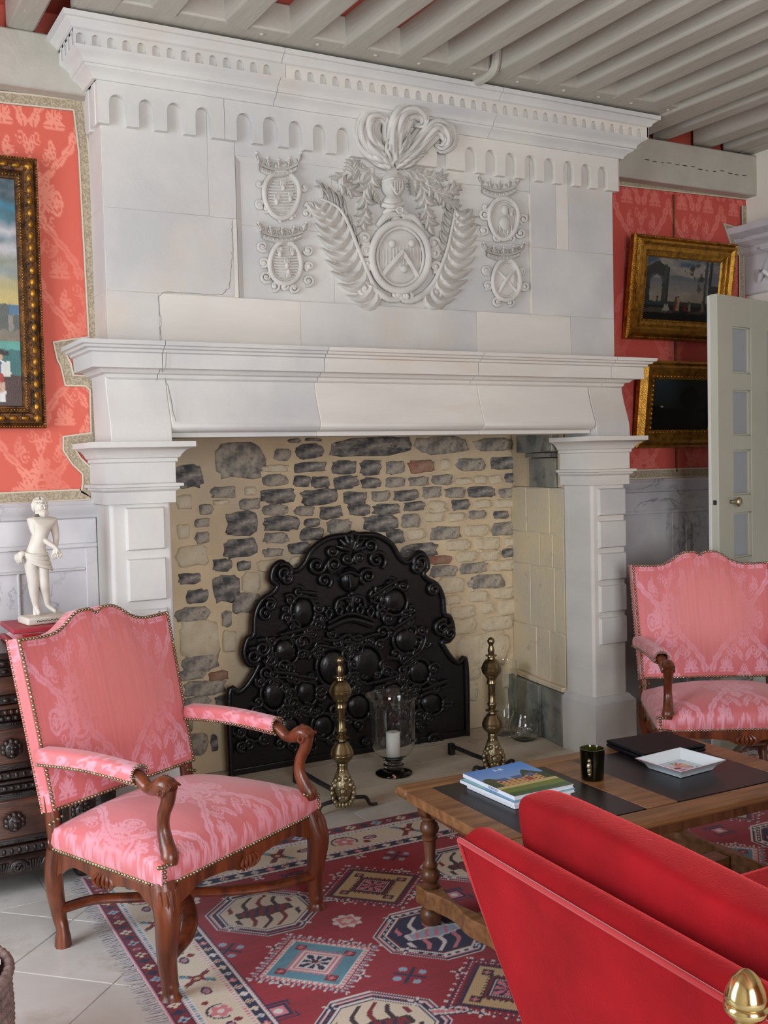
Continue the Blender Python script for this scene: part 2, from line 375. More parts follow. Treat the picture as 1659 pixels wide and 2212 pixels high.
for y0, y1, xs in ((4.33, 4.57, (1.2, 1.95, 2.515, 3.05, 3.48, 3.66)), (4.57, 4.80, (1.2, 2.0, 2.60, 3.28, 3.49, 3.72)), (4.80, 5.04, (1.2, 1.7, 2.43, 2.85, 3.29, 3.78)), (5.04, 5.24, (1.2, 1.9, 2.7, 3.36, 3.80))):
    for a, b in zip(xs, xs[1:]): flag([(a, y0), (b, y0), (b, y1), (a, y1)], 'hearth_stone')

# ---- walls
wb = MB().box(XL-.2, 1.36, YW+.004, YW+.2, 0, 3.7).box(3.80, XR+.2, YW+.004, YW+.2, 0, 3.7).box(1.36, 3.80, YW+.004, YW+.2, 2.05, 3.7)
wall_back = tag(build(wb, 'wall_back', 'red_paint', smooth=0), 'red damask-hung wall around the stone fireplace', kind='structure')
attrmat('wall_damask', 'col', rough=.62, bump=.15, bscale=500, spec=.35, noise=.05, nscale=60, stretch=(8, 1, .6))
def damask_sheet(x0, x1, z0, z1, step, g, fgr, rep=(.42, .62)):
    nx, nz = int((x1-x0)/step)+1, int((z1-z0)/step)+1
    X, Z = np.meshgrid(np.linspace(x0, x1, nx), np.linspace(z0, z1, nz), indexing='ij')
    d = damask(X/rep[0]+.31, Z/rep[1]+.12)[..., None]
    fade = np.clip((vnoise(X*4, Z*2.2, 3)-.2)*2.4+.5*(Z > 2.6), .4, 1)[..., None]
    col = lin(g)*(1-d*fade)+lin(fgr)*d*fade
    P = np.stack([X, np.full_like(X, YW-.001), Z], -1)
    return gridmesh('damask_hanging', P[:, ::-1], 'wall_damask', wall_back, colors=col[:, ::-1])
damask_sheet(.25, 1.20, 1.44, 3.2, .006, (212, 98, 80), (236, 144, 122))
damask_sheet(XL, .25, 1.44, 3.2, .03, (216, 108, 88), (230, 128, 106))
damask_sheet(3.80, XR, 1.44, 3.2, .006, (200, 82, 70), (220, 116, 104))
wall_right = tag(build(MB().box(XR, XR+.2, 4.25, YW+.2, 0, 3.7).box(XR, XR+.2, YF, 3.2, 0, 3.7).box(XR, XR+.2, 3.2, 4.25, 2.48, 3.7), 'wall_right', 'cream_plaster', smooth=0), 'cream plaster wall with the doorway', kind='structure')
tag(build(MB().box(XR+1.2, XR+1.3, 2.2, YW+.2, 0, 3.0).box(XR+.2, XR+1.3, 2.2, 2.3, 0, 3.0).box(XR+.2, XR+1.3, YW+.1, YW+.2, 0, 3.0).box(XR+.2, XR+1.3, 2.2, YW+.2, 3.0, 3.1), 'wall_passage', 'cream_plaster', smooth=0), 'cream walls of the passage beyond the open door', kind='structure')
# left wall with two tall window openings
zs, zt = .45, 3.0; WL, WF = (1.95, 3.55), (-.35, 1.45)
wl_ = MB().box(XL-.3, XL, YF-.3, WL[0], 0, 3.7).box(XL-.3, XL, WL[1], YW+.2, 0, 3.7).box(XL-.3, XL, WL[0], WL[1], 0, zs).box(XL-.3, XL, WL[0], WL[1], zt, 3.7)
tag(build(wl_, 'wall_left', 'cream_plaster', smooth=0), 'cream plaster wall pierced by a tall window', kind='structure')
wf_ = MB().box(XL, WF[0], YF-.3, YF, 0, 3.7).box(WF[1], XR+.2, YF-.3, YF, 0, 3.7).box(WF[0], WF[1], YF-.3, YF, 0, zs).box(WF[0], WF[1], YF-.3, YF, zt, 3.7)
tag(build(wf_, 'wall_front', 'red_paint', smooth=0), 'red wall with a tall window behind the viewer', kind='structure')
def window(n, a, b, swap, base):
    """casement in the left wall (swap False) or in the wall behind the viewer"""
    P = (lambda x0, x1, y0, y1, z0, z1: (base+x0, base+x1, y0, y1, z0, z1)) if not swap else (lambda x0, x1, y0, y1, z0, z1: (y0, y1, base+x0, base+x1, z0, z1))
    win = thing('window_%d' % n, 'tall white casement window with small panes', None, (base, (a+b)/2, zs) if not swap else ((a+b)/2, base, zs), kind='structure')
    f = MB()
    for q in ((-.14, -.06, a, a+.06, zs, zt), (-.14, -.06, b-.06, b, zs, zt), (-.14, -.06, a, b, zs, zs+.06), (-.14, -.06, a, b, zt-.06, zt), (-.14, -.06, (a+b)/2-.05, (a+b)/2+.05, zs, zt)): f.box(*P(*q))
    build(f, 'window_frame', 'door_paint', win)
    for q in range(1, 5): box('glazing_bar', 'door_paint', *P(-.12, -.08, a+.06, b-.06, zs+q*(zt-zs)/5-.015, zs+q*(zt-zs)/5+.015), win)
window(1, *WL, False, XL); window(2, *WF, True, YF)

# ---- ceiling: red boards, painted joists, trimmer beam, wall plates
ceiling = tag(build(MB().box(XL-.2, XR+.2, YF-.2, 5.3, ZC, ZC+.05), 'ceiling', 'red_paint', smooth=0), 'red boarded ceiling under grey-white painted joists', kind='structure')
ZJ = 3.385
def joist(x0, x1, y0, y1, z0=ZJ, name='joist'):
    """slightly crooked painted timber"""
    ys = np.linspace(y0, y1, 9); A = []
    ph, a = random.random()*6, .006
    for y in ys:
        d = a*sin(ph+y*1.7); e = .004*sin(ph*2+y*2.3); xm = (x0+x1)/2
        A.append([(x0+d-xm, y, z0+e-ZJ), (x1+d+e-xm, y, z0-e*.5-ZJ), (x1+d+e-xm, y, ZC+.01-ZJ), (x0+d-xm, y, ZC+.01-ZJ)])
    mb = MB(); mb.grid(np.array(A), wrap_v=True); n = len(A)
    mb.f.append((0, 1, 2, 3)); mb.f.append(tuple((n-1)*4+k for k in (3, 2, 1, 0)))
    o = build(mb, name, 'joist_paint', ceiling, bevel=.012, seg=2); o.location = ((x0+x1)/2, 0, ZJ); return o
YT = 4.12
JX = [1.60, 1.885, 2.155, 2.415, 2.675, 2.925, 3.18, 3.41, 3.655, 3.90]
for xx in JX: joist(xx, xx+.118, YF, YT+.05)
for xx in (-1.2, -.95, -.7, -.45, -.2, .05, .30): joist(xx, xx+.118, YF, 4.62)
pl = lambda px, py: ony(px, py, 4.55)[0]
for a, b in ((pl(15, 70), pl(75, 80)), (pl(1423, 300), pl(1453, 305)), (pl(1510, 315), pl(1545, 320)), (pl(1572, 325), pl(1604, 330))): joist(a, b, YF, 4.60)
joist(1.02, 1.19, YF, YT+.16); joist(1.30, 1.42, YF, YT+.05)
joist(4.07, 4.24, YF, 4.60, ZJ-.012)
joist(5.02, 5.12, YF, 4.60)
tag(build(MB().box(1.03, 4.16, YT, YT+.16, ZJ+.002, ZC), 'trimmer_beam', 'joist_paint', ceiling, bevel=.008), 'painted trimmer beam above the cornice')
build(MB().box(XL, 1.16, YW-.085, YW+.1, 3.155, 3.385), 'wall_plate', 'joist_paint', ceiling, bevel=.008)
build(MB().box(3.84, XR+.05, YW-.085, YW+.1, 3.135, 3.372), 'wall_plate', 'joist_paint', ceiling, bevel=.008)
# crack in the right wall plate, plugs under the trimmer, iron strap
for k in range(14):
    p = ony(1400+k*16+random.uniform(-3, 3), 346+k*2.55+random.uniform(-2.5, 2.5), YW-.0865)
    build(MB().ell(p, .012+random.random()*.012, .0015, .0022, 8, 4), 'crack', 'black_plastic', ceiling)
for xx in JX: build(MB().ell((xx+.16+random.uniform(-.03, .03), YT+.055, ZJ+.001), .011, .011, .007, 8, 4), 'peg', 'joist_paint', ceiling)
st = spline([(2.905, YT+.13, ZJ-.006), (2.905, YT+.02, ZJ-.008), (2.905, YT-.03, ZJ+.015), (2.905, YT-.045, ZJ+.09)], 12)
build(MB().tube(st, .022, 8, up=(1, 0, 0), ry=1.0), 'iron_strap', 'joist_paint', ceiling)

# ---- marble dado
def dado(n, x0, x1, stiles, label):
    r = thing('trim_%d' % n, label, None, (x0, YW, 0), kind='structure')
    build(MB().box(x0, x1, YW-.012, YW+.003, 0, 1.44), 'dado_slab', 'marble', r, smooth=0)
    prof = [(.0, 1.385), (.014, 1.392), (.02, 1.41), (.03, 1.42), (.034, 1.445), (.026, 1.452), (.02, 1.463), (0, 1.463)]
    build(MB().prism([(YW-.012-a, z) for a, z in prof], x0, x1, axis='x'), 'dado_cap', 'marble', r)
    box('dado_rail', 'marble', x0, x1, YW-.024, YW, 1.262, 1.282, r, bevel=.003)
    for a, b, z0, z1 in stiles: box('dado_stile', 'marble', a, b, YW-.022, YW, z0, z1, r, bevel=.004)
    box('plinth', 'marble', x0, x1, YW-.03, YW, 0, .16, r)
dado(1, XL, 1.137, ((1.085, 1.137, .16, 1.262), (.80, .812, .16, 1.17), (XL, 1.085, 1.165, 1.178)), 'veined white marble dado left of the fireplace')
q = lambda px, py: ony(px, py, YW)[0]
dado(2, 3.91, XR, ((q(1448, 1250), q(1462, 1250), .16, 1.262), (q(1478, 1250), q(1488, 1250), .16, 1.2), (q(1534, 1250), q(1546, 1250), .16, 1.262)), 'grey veined marble dado right of the fireplace')

# ---- woven braid edging of the damask
def ribbon(n, pts, wdt, label, y=YW-.008):
    P = [np.array(p, float) for p in pts]; k = len(P); L, Rr = [], []
    for i in range(k):
        d0 = (P[i]-P[i-1]) if i > 0 else (P[1]-P[0]); d1 = (P[i+1]-P[i]) if i < k-1 else d0
        d0 = d0/np.linalg.norm(d0); d1 = d1/np.linalg.norm(d1)
        n0, n1 = np.array((-d0[1], d0[0])), np.array((-d1[1], d1[0])); mt = n0+n1; mt /= max(np.linalg.norm(mt), 1e-6); c = max(.45, mt@n0)
        L.append(P[i]+mt*wdt/2/c); Rr.append(P[i]-mt*wdt/2/c)
    r = thing('trim_%d' % n, label, None, (P[0][0], YW, P[0][1]), kind='structure')
    mb = MB(); me = MB()
    for i in range(k-1):
        q4 = [L[i], L[i+1], Rr[i+1], Rr[i]]
        mb.prism([tuple(v) for v in q4], y, YW+.002)
        for E_, F_ in ((L, Rr), (Rr, L)):
            a, b = E_[i], E_[i+1]; a2, b2 = a+(F_[i]-a)*.13, b+(F_[i+1]-b)*.13
            me.prism([tuple(a), tuple(b), tuple(b2), tuple(a2)], y-.003, YW+.002)
    build(mb, 'woven_band', 'braid', r, smooth=0); build(me, 'pale_edge', 'braid_edge', r, smooth=0)
W2 = lambda px, py: ony(px, py, YW)[[0, 2]]
left_path = [W2(-120, 184), W2(0, 211), W2(168, 229), W2(180, 330), W2(202, 738), W2(128, 749), W2(134, 775), W2(141, 788), W2(149, 822), W2(187, 823), W2(204, 838), W2(207, 945), W2(147, 953), W2(147, 970), W2(164, 996), W2(188, 1019), W2(189, 1043), W2(186, 1062), W2(188, 1068), W2(-120, 1082)]
ribbon(3, left_path, .05, 'beige woven braid edging the damask left of the fireplace')
ribbon(4, [W2(1322, 391), W2(1616, 424)], .05, 'beige woven braid under the beam right of the fireplace')
ribbon(5, [(XR-.022, 3.09), (XR-.022, 2.93), (XR-.16, 2.945), (XR-.12, 2.86), (XR-.05, 2.80), (XR-.05, 2.45)], .045, 'beige woven braid edging the damask beside the marble overdoor')
ribbon(6, [(3.93, 1.492), (XR, 1.492)], .055, 'beige woven braid above the right marble dado')
c0 = ony(1453, 410, YW); tag(build(MB().tube([(c0[0], YW-.008, 3.1), (c0[0], YW-.008, 1.5)], .006, 6, up=(1, 0, 0)), 'trim_7', 'gilt_dark'), 'dark hanging cord on the right damask', kind='structure')

# ---- marble overdoor on the right wall
prof = [(0, 2.55), (.02, 2.56), (.02, 2.78), (.05, 2.80), (.055, 2.83), (.10, 2.86), (.105, 2.88), (.16, 2.905), (.17, 2.94), (0, 2.94)]
od = thing('trim_8', 'grey marble overdoor with moulded cornice on the right wall', None, (XR, 3.7, 2.55), kind='structure')
build(MB().prism([(XR-a, z) for a, z in prof], 2.9, YW-.004, axis='y'), 'overdoor_cornice', 'marble', od, smooth=25)
for k in range(5):
    p = (XR-.04, 4.5-.12*k, 2.62+.03*sin(k)); build(MB().tube(spline([p, (p[0]-.02, p[1]-.05, p[2]+.05), (p[0], p[1]-.11, p[2]-.01)], 8), [.012, .016, .02, .022, .02, .016, .012, .006], 6), 'carved_scroll', 'marble', od)

# ---- open panelled door
dd = np.array((.978, .21, 0)); dn = np.array((-.21, .978, 0))
F0 = ony(1548.8, 632, 4.0); F0 = np.array((F0[0], 4.0, 0)); DW, DH, DT = .90, 2.425, .045
door = thing('door_1', 'grey-green painted panelled door standing open', None, tuple(F0), kind='structure')
Dp = lambda a, b, z: F0+dd*a+dn*b+np.array((0, 0, z))
def doorbox(name, mt, a0, a1, b0, b1, z0, z1, parent, bevel=.003):
    mb = MB().box(a0, a1, b0, b1, z0, z1); mb.v = [tuple(Dp(*v)) for v in mb.v]
    return build(mb, name, mt, parent, bevel=bevel)
doorbox('stile', 'door_paint', 0, .145, 0, DT, .01, DH, door); doorbox('stile', 'door_paint', .33, .50, 0, DT, .01, DH, door); doorbox('stile', 'door_paint', .75, DW, 0, DT, .01, DH, door)
zrow = []
def on_door(px, py):
    d = ray(px, py); t = ((F0-CAM)@dn)/(d@dn); p = CAM+d*t; return (p-F0)@dd, p[2]
for y0, y1 in ((705, 806), (842, 941), (972, 1070), (1108, 1206), (1245, 1345), (1385, 1480)): zrow.append((on_door(1590, y1)[1], on_door(1590, y0)[1]))
zr = [DH]+[v for a, b in zrow for v in (b, a)]+[.01]
for a0, a1 in ((.145, .33), (.50, .75)):
    for k in range(0, len(zr), 2): doorbox('rail', 'door_paint', a0, a1, 0.0005, DT-.0005, zr[k+1], zr[k], door)
    for z0, z1 in zrow:
        doorbox('panel', 'door_panel_paint', a0, a1, .016, DT-.016, z0, z1, door, bevel=0)
        for (u0, u1, w0, w1) in ((a0, a0+.014, z0, z1), (a1-.026, a1, z0, z1), (a0, a1, z0, z0+.01), (a0, a1, z1-.01, z1)):
            doorbox('panel_moulding', 'door_paint', u0, u1, .006, .02, w0, w1, door, bevel=.003)
ka, kz = on_door(1578, 1084)
kn = MB(); kp = Dp(ka, -.001, kz); kn.tube([kp, kp-dn*.035], [.011, .008], 10, up=(0, 0, 1)); kn.ell(kp-dn*.045+dd*.006, .020, .016, .026, 12, 8)
build(kn, 'door_knob', 'brass_dull', door)
doorbox('latch_plate', 'dark_iron', -.002, .001, .012, .032, kz-.012, kz+.012, door, bevel=0)
doorbox('door_seal', 'limestone', -.006, .004, DT-.006, DT+.012, .01, DH-.005, door)

# ---- hearth: rubble back wall with every stone, ashlar cheek
YH = 5.25
hb = tag(build(MB().box(1.2, 3.95, YH, YH+.2, 0, 2.3), 'wall_hearth', 'mortar', smooth=0), 'rubble stone back wall of the hearth with wide tan joints', kind='structure')
ST = """555 58 615 78 d;630 58 715 70 d;735 58 1125 135 d;1145 50 1380 128 m;1410 60 1600 115 m;215 80 460 235 m;490 105 570 158 m;590 85 720 150 d;
435 180 560 212 p;575 168 735 212 d;755 160 872 222 d;885 158 985 225 d;1005 162 1090 222 m;1105 158 1228 215 r;1255 150 1300 205 p;1330 150 1460 208 m;1480 145 1615 200 d;
440 225 555 275 m;580 230 660 278 d;665 230 750 285 d;760 232 880 285 d;888 238 982 285 d;1000 235 1095 280 m;1110 235 1205 275 m;1215 225 1315 270 m;1320 240 1400 270 p;1410 230 1470 268 p;1478 225 1540 265 p;1552 220 1615 260 d;
200 280 320 330 m;355 280 412 320 p;432 290 592 352 d;612 292 790 358 d;805 305 922 362 d;935 300 1025 345 m;1038 295 1155 342 d;1170 280 1262 330 m;1275 285 1372 330 m;1382 282 1505 325 d;1525 288 1608 328 m;
210 340 285 362 p;335 335 430 382 m;150 360 215 405 m;440 362 555 410 m;585 370 680 410 m;700 370 810 425 d;830 362 938 410 d;945 362 1072 405 d;1088 350 1185 388 d;1200 345 1280 382 p;1305 338 1392 385 d;1415 340 1490 375 p;1505 340 1605 375 p;
268 395 422 498 d;125 425 200 462 m;440 420 605 478 d;630 428 705 462 d;735 432 850 495 m;895 415 1062 480 d;1075 405 1165 465 m;1185 398 1275 440 p;1285 400 1370 435 p;1385 390 1465 425 m;1498 392 1570 425 d;
128 488 198 540 m;440 492 562 535 m;612 470 718 525 d;1005 480 1092 540 d;1100 475 1185 520 p;1205 465 1352 520 m;1365 455 1475 505 p;1490 445 1610 500 m;
260 522 418 602 d;440 565 535 598 m;555 538 662 582 d;1070 545 1245 605 d;1275 525 1395 570 p;1420 515 1530 565 p;1545 515 1610 550 p;
208 612 300 665 d;320 622 385 660 d;412 620 530 662 p;562 600 612 638 p;1200 600 1305 632 r;1320 580 1430 620 p;1440 575 1530 615 p;1540 565 1598 602 d;
50 680 155 722 d;212 685 332 805 d;340 675 432 765 p;1205 645 1335 690 m;1345 632 1475 672 m;1490 620 1605 660 p;90 755 190 808 d;300 772 425 855 m;1245 700 1365 765 p;1385 690 1555 740 m;
1280 780 1350 820 p;1390 760 1480 805 p;1500 745 1600 790 p;1300 830 1420 880 p;1445 815 1500 860 p;1520 800 1610 860 p;1305 890 1420 950 p;1450 880 1590 930 p;1330 960 1580 1100 p;1290 1110 1440 1160 p;1330 1180 1430 1260 p;1540 1120 1610 1200 p;
40 840 200 890 m;250 850 300 920 m;45 900 245 1060 p;255 940 320 1040 p;60 1060 240 1120 m;190 1130 285 1165 r;40 1130 180 1160 m;80 1180 270 1225 m;215 1240 360 1270 d;60 1255 200 1285 m;60 1300 120 1400 m;200 1420 235 1490 d;50 1420 190 1500 m;40 550 190 640 p;30 180 165 285 d;40 320 120 380 p;45 450 110 520 p;1450 1300 1600 1380 p;1200 380 1290 396 p"""
for rec in ST.replace('\n', '').split(';'):
    a, b, c, d, t = rec.split(); s_ = 780/1659
    p0 = ony(360+float(a)*s_, 920+float(b)*s_, YH); p1 = ony(360+float(c)*s_, 920+float(d)*s_, YH)
    cx, cz, hx, hz = (p0[0]+p1[0])/2, (p0[2]+p1[2])/2, abs(p1[0]-p0[0])/2*1.04, abs(p0[2]-p1[2])/2*1.06
    n = 18 if hx > .05 else 12; mb = MB(); rings = []
    jit = [random.uniform(.82, 1.08) for _ in range(n)]
    for yo, k in ((.004, 1.0), (-.008, .98), (-.016, .86), (-.019, .5)):
        ring = []
        for i in range(n):
            th = 2*pi*i/n; ex = .5
            x_ = abs(cos(th))**ex*(1 if cos(th) >= 0 else -1); z_ = abs(sin(th))**ex*(1 if sin(th) >= 0 else -1)
            ring.append((hx*x_*jit[i]*k, yo+random.uniform(-.004, .004)*(yo < 0), hz*z_*jit[i]*k))
        rings.append(ring)
    mb.grid(np.array(rings), wrap_v=True); mb.f.append(tuple(3*n+i for i in range(n)))
    o = build(mb, 'stone', {'d': 'rubble_dark', 'm': 'rubble_mid', 'p': 'rubble_pale', 'r': 'rubble_red'}[t], hb, smooth=60); o.location = (cx, YH, cz); o.rotation_euler = (0, random.uniform(-.04, .04), 0)
# right cheek: splayed ashlar
ck = thing('wall_hearth_right', 'yellowed ashlar cheek of the hearth with soot stains', None, (3.74, 4.8, 0), kind='structure')
CH = lambda t, off=0: (3.663+.125*t-off, 4.47+.78*t)
def cheek(t0, t1, z0, z1, mt, off=0, nm='ashlar_block'):
    a, b = CH(t0, off), CH(t1, off); g = .0025
    build(MB().prism([(a[0], a[1]+g), (b[0], b[1]-g), (b[0]+.2+off, b[1]-g), (a[0]+.2+off, a[1]+g)], z0+g, z1-g, axis='z'), nm, mt, ck, bevel=.004)
for z0, z1, cuts in ((.33, .62, (.196, .42, .62, 1)), (.62, .98, (.196, .34, .7, 1)), (.98, 1.17, (.196, .36, .55, 1)), (1.17, 1.43, (.196, .40, .75, 1))):
    for a, b in zip(cuts, cuts[1:]): cheek(a, b, z0, z1, 'limestone_old', off=random.uniform(0, .004))
cheek(.196, .28, 1.43, 2.12, 'limestone_old'); cheek(.28, .68, 1.43, 1.60, 'limestone_smoked', .012); cheek(.68, 1, 1.43, 2.12, 'mortar', -.01)
cheek(.28, .70, 1.60, 1.63, 'limestone_smoked', .03); cheek(.24, .78, 1.63, 2.12, 'limestone_smoked', .055)
cheek(.196, .5, 0, .30, 'limestone_smoked', .035); cheek(.5, 1, 0, .30, 'limestone_smoked', .05); cheek(.196, 1, .30, .33, 'limestone_old', .03)
build(MB().prism([(CH(.196)[0]+.004, CH(.196)[1]+.003), (CH(1)[0]+.004, CH(1)[1]-.003), (CH(1)[0]+.19, CH(1)[1]-.003), (CH(.196)[0]+.19, CH(.196)[1]+.003)], .01, 1.43, axis='z'), 'joint_bed', 'joint_mortar', ck, smooth=0)
lk = MB().prism([(1.398, 4.625), (1.33, 5.25), (1.15, 5.25), (1.15, 4.645)], 0, 2.2, axis='z'); tag(build(lk, 'wall_hearth_left', 'limestone_smoked', smooth=0), 'left cheek of the hearth', kind='structure')
tag(build(MB().box(1.2, 3.85, 4.64, 5.45, 2.15, 2.25), 'wall_light_stop', 'limestone_smoked', smooth=0), 'unseen sooty slab added above the hearth to stop light', kind='structure')  # unseen slab closing the hearth top, added to keep light out
# ================================================================ FIREPLACE
fp = thing('fireplace', 'monumental pale limestone chimneypiece with carved coats of arms', 'fireplace', (2.525, 4.4, 0))
YB, YP = 4.42, 4.38
PX = ((1.137, 1.398), (3.680, 3.912))
def ring(prof, x0, x1, yf, yb, z0=0):
    """mouldings swept round three sides"""
    path = [((x0, yb, z0), (-1, 0, 0)), ((x0, yf, z0), (-1, -1, 0)), ((x1, yf, z0), (1, -1, 0)), ((x1, yb, z0), (1, 0, 0))]
    mb = MB().sweep(prof, path); n = len(prof)
    mb.f.append(tuple([i*n for i in range(4)][::-1])); mb.f.append(tuple([i*n+n-1 for i in range(4)]))
    mb.f.append(tuple(range(n))); mb.f.append(tuple(range(4*n-1, 3*n-1, -1)))
    return mb
cap = [(0, 1.449), (.016, 1.449), (.016, 1.497), (.030, 1.507), (.030, 1.516), (.044, 1.518), (.044, 1.530), (.018, 1.533), (.018, 1.618), (.026, 1.622), (.026, 1.636), (.034, 1.640), (.040, 1.652), (.054, 1.668), (.072, 1.677), (.080, 1.679), (.088, 1.682), (.088, 1.705), (0, 1.705)]
for k, (x0, x1) in enumerate(PX):
    yb = 4.62 if k == 0 else 4.62
    pier = build(MB().box(x0, x1, YP, yb, .30, 1.46), 'pier', 'limestone' if k == 0 else 'limestone_warm', fp, bevel=.016, seg=3)
    build(ring([(0, 0), (.026, 0), (.026, .285), (.012, .30), (.0, .318)], x0, x1, YP-.012, yb), 'pier_base', 'limestone', fp, smooth=30)
    build(ring(cap, x0, x1, YP, yb), 'capital', 'limestone' if k == 0 else 'limestone_warm', fp, smooth=30)
    a, b = (x0+.068, x1-.038) if k == 0 else (x0+.045, x1-.012)
    for j in range(4 if k == 0 else 5):
        z1 = 1.415-.175*j if k == 0 else 1.425-.1715*j; h = .155 if k == 0 else .133
        z1 = (1.427-.214*j) if k == 0 else (1.4235-.1722*j); h = .168 if k == 0 else .134
        z0, z2 = z1-h, z1
        if z0 < .33: break
        build(MB().add([(a-.006, YP, z0-.006), (b+.006, YP, z0-.006), (b+.006, YP, z2+.006), (a-.006, YP, z2+.006), (a, YP-.016, z0), (b, YP-.016, z0), (b, YP-.016, z2), (a, YP-.016, z2)],
                       [(0, 1, 5, 4), (1, 2, 6, 5), (2, 3, 7, 6), (3, 0, 4, 7), (4, 5, 6, 7)]), 'raised_panel', 'limestone', pier, bevel=.002, smooth=20)
# lintel and corbels: bulging face
def bulge(roll):
    pr = [(4.398, 1.985), (4.392, 1.94), (4.376, 1.88), (4.352, 1.815)]
    pr += [(4.340, 1.785), (4.338, 1.765), (4.350, 1.750), (4.375, 1.742), (4.382, 1.742), (4.382, 1.722), (4.56, 1.722)] if roll else [(4.338, 1.77), (4.334, 1.702), (4.60, 1.702)]
    return pr+[(4.62, 1.985)]
lx = [PX[0][1], ony(690, 870, 4.35)[0], ony(1043, 870, 4.35)[0], PX[1][0]]
for i in range(3):
    build(MB().prism(bulge(True), lx[i]+.002, lx[i+1]-.002, axis='x'), 'lintel_block', ('limestone', 'limestone_warm', 'limestone_warm')[i], fp, smooth=50, bevel=.002)
build(MB().prism([(y+.003, z-.0 if z > 1.74 else z+.003) for y, z in bulge(True)], lx[0], lx[3], axis='x'), 'lintel_joint', 'joint_mortar', fp, smooth=50)
for x0, x1 in PX: build(MB().prism(bulge(False), x0+.004, x1-.0005, axis='x'), 'corbel_block', 'limestone', fp, smooth=50, bevel=.003)
mant = [(0, 1.962), (.012, 1.966), (.022, 1.972), (.026, 1.985), (.046, 1.990), (.052, 1.998), (.060, 2.004), (.098, 2.006), (.098, 2.066), (.112, 2.070), (.114, 2.080), (.130, 2.084), (.134, 2.093), (.146, 2.096), (.150, 2.112), (0, 2.114)]
mx0, mx1, myf = 1.165, 3.885, 4.40
cutx = [mx0, ony(359, 770, 4.25)[0], ony(712, 785, 4.25)[0], ony(1047, 800, 4.25)[0], ony(1335, 800, 4.25)[0], mx1]
for i in range(5):
    a, b = cutx[i], cutx[i+1]
    if i == 0: path = [((a, YW, 0), (-1, 0, 0)), ((a, myf, 0), (-1, -1, 0)), ((b-.0015, myf, 0), (0, -1, 0))]
    elif i == 4: path = [((a+.0015, myf, 0), (0, -1, 0)), ((b, myf, 0), (1, -1, 0)), ((b, YW, 0), (1, 0, 0))]
    else: path = [((a+.0015, myf, 0), (0, -1, 0)), ((b-.0015, myf, 0), (0, -1, 0))]
    mb = MB().sweep(mant, path); n = len(mant); k = len(path)
    mb.f.append(tuple(range(n))); mb.f.append(tuple(range(k*n-1, (k-1)*n-1, -1)))
    o = build(mb, 'mantel_block', ('limestone', 'limestone', 'limestone_warm', 'limestone_warm', 'limestone_warm')[i], fp, smooth=30)
build(MB().box(mx0-.01, mx1+.01, 4.405, YW, 1.97, 2.105), 'mantel_core', 'limestone', fp, smooth=0)
# overmantel ashlar
bx0, bx1 = 1.164, 3.886
XB = lambda px, py: ony(px, py, YB)[0]
z3, z2, z1_, z0_ = 3.16, ony(228, 446, YB)[2], ony(344, 633, YB)[2], 2.10
px0, px1 = XB(512, 480), XB(1147, 560); zt_, zb_ = ony(512, 336, YB)[2], z1_+.004
def ash(x0, x1, za, zb, y=YB, mt='limestone'):
    g = .0009; build(MB().box(x0+g, x1-g, y, YW, za+g, zb-g), 'ashlar_block', mt, fp, bevel=.0015)
ash(bx0, XB(450, 380), z2, z3); ash(XB(450, 380), px0, z2, z3); ash(px1, XB(1202, 480), z2, z3); ash(XB(1202, 480), XB(1228, 480), z2, z3, mt='limestone_warm'); ash(XB(1228, 480), bx1, z2, z3)
ash(bx0, XB(505, 560), z1_, z2); ash(XB(505, 560), px0, z1_, z2, mt='limestone_warm'); ash(px1, bx1, z1_, z2)
for a, b in zip([bx0]+[XB(v, 700) for v in (345, 650, 1030, 1233)], [XB(v, 700) for v in (345, 650, 1030, 1233)]+[bx1]): ash(a, b, z0_, z1_, mt=random.choice(('limestone', 'limestone', 'limestone_warm')))
xm = XB(722, 480)
build(MB().box(bx0+.003, px0, YB+.0035, YW-.001, z0_, z3).box(px1, bx1-.003, YB+.0035, YW-.001, z0_, z3).box(px0, px1, YB+.0035, YW-.001, z0_, z1_-.001).box(px0, px1, YB+.0175, YW-.001, z1_-.001, zt_), 'joint_bed', 'joint_mortar', fp, smooth=0)
for a, b, c, d in ((px0, xm, z2-.02, zt_), (xm, px1, z2+.01, zt_), (px0, xm, z1_, z2-.02), (xm, px1, z1_, z2+.01)): ash(a, b, c, d, YB+.014)
ash(px0, px1, zt_, z3)
build(MB().add([(px0, YB, z1_), (px0, YB, zt_), (px0+.028, YB+.0145, zt_), (px0+.028, YB+.0145, z1_)], [(0, 1, 2, 3)]).add([(px0, YB, zt_), (px1, YB, zt_), (px1, YB+.0145, zt_-.022), (px0, YB+.0145, zt_-.022)], [(0, 1, 2, 3)]), 'panel_splay', 'limestone', fp, smooth=0)
# crack
crk = [(500, 478), (503, 520), (500, 560), (498, 610), (488, 628), (470, 637), (400, 633), (346, 636), (346, 690), (347, 735)]
build(MB().tube([ony(x+random.uniform(-2, 2), y, YB-.0005) for x, y in spline(crk, 60)], .0012, 5), 'crack', 'limestone_smoked', fp)
crk = [(357, 735), (359, 790), (350, 800), (356, 815), (366, 845), (372, 880), (380, 910)]
build(MB().tube([ony(x+random.uniform(-1, 1), y, Y) for (x, y), Y in zip(spline(crk, 24), np.interp(np.linspace(0, 1, 24), [0, .3, .36, .45, .6, .8, 1], [4.285, 4.30, 4.34, 4.385, 4.37, 4.352, 4.336]))], .0014, 5), 'crack', 'limestone_smoked', fp)
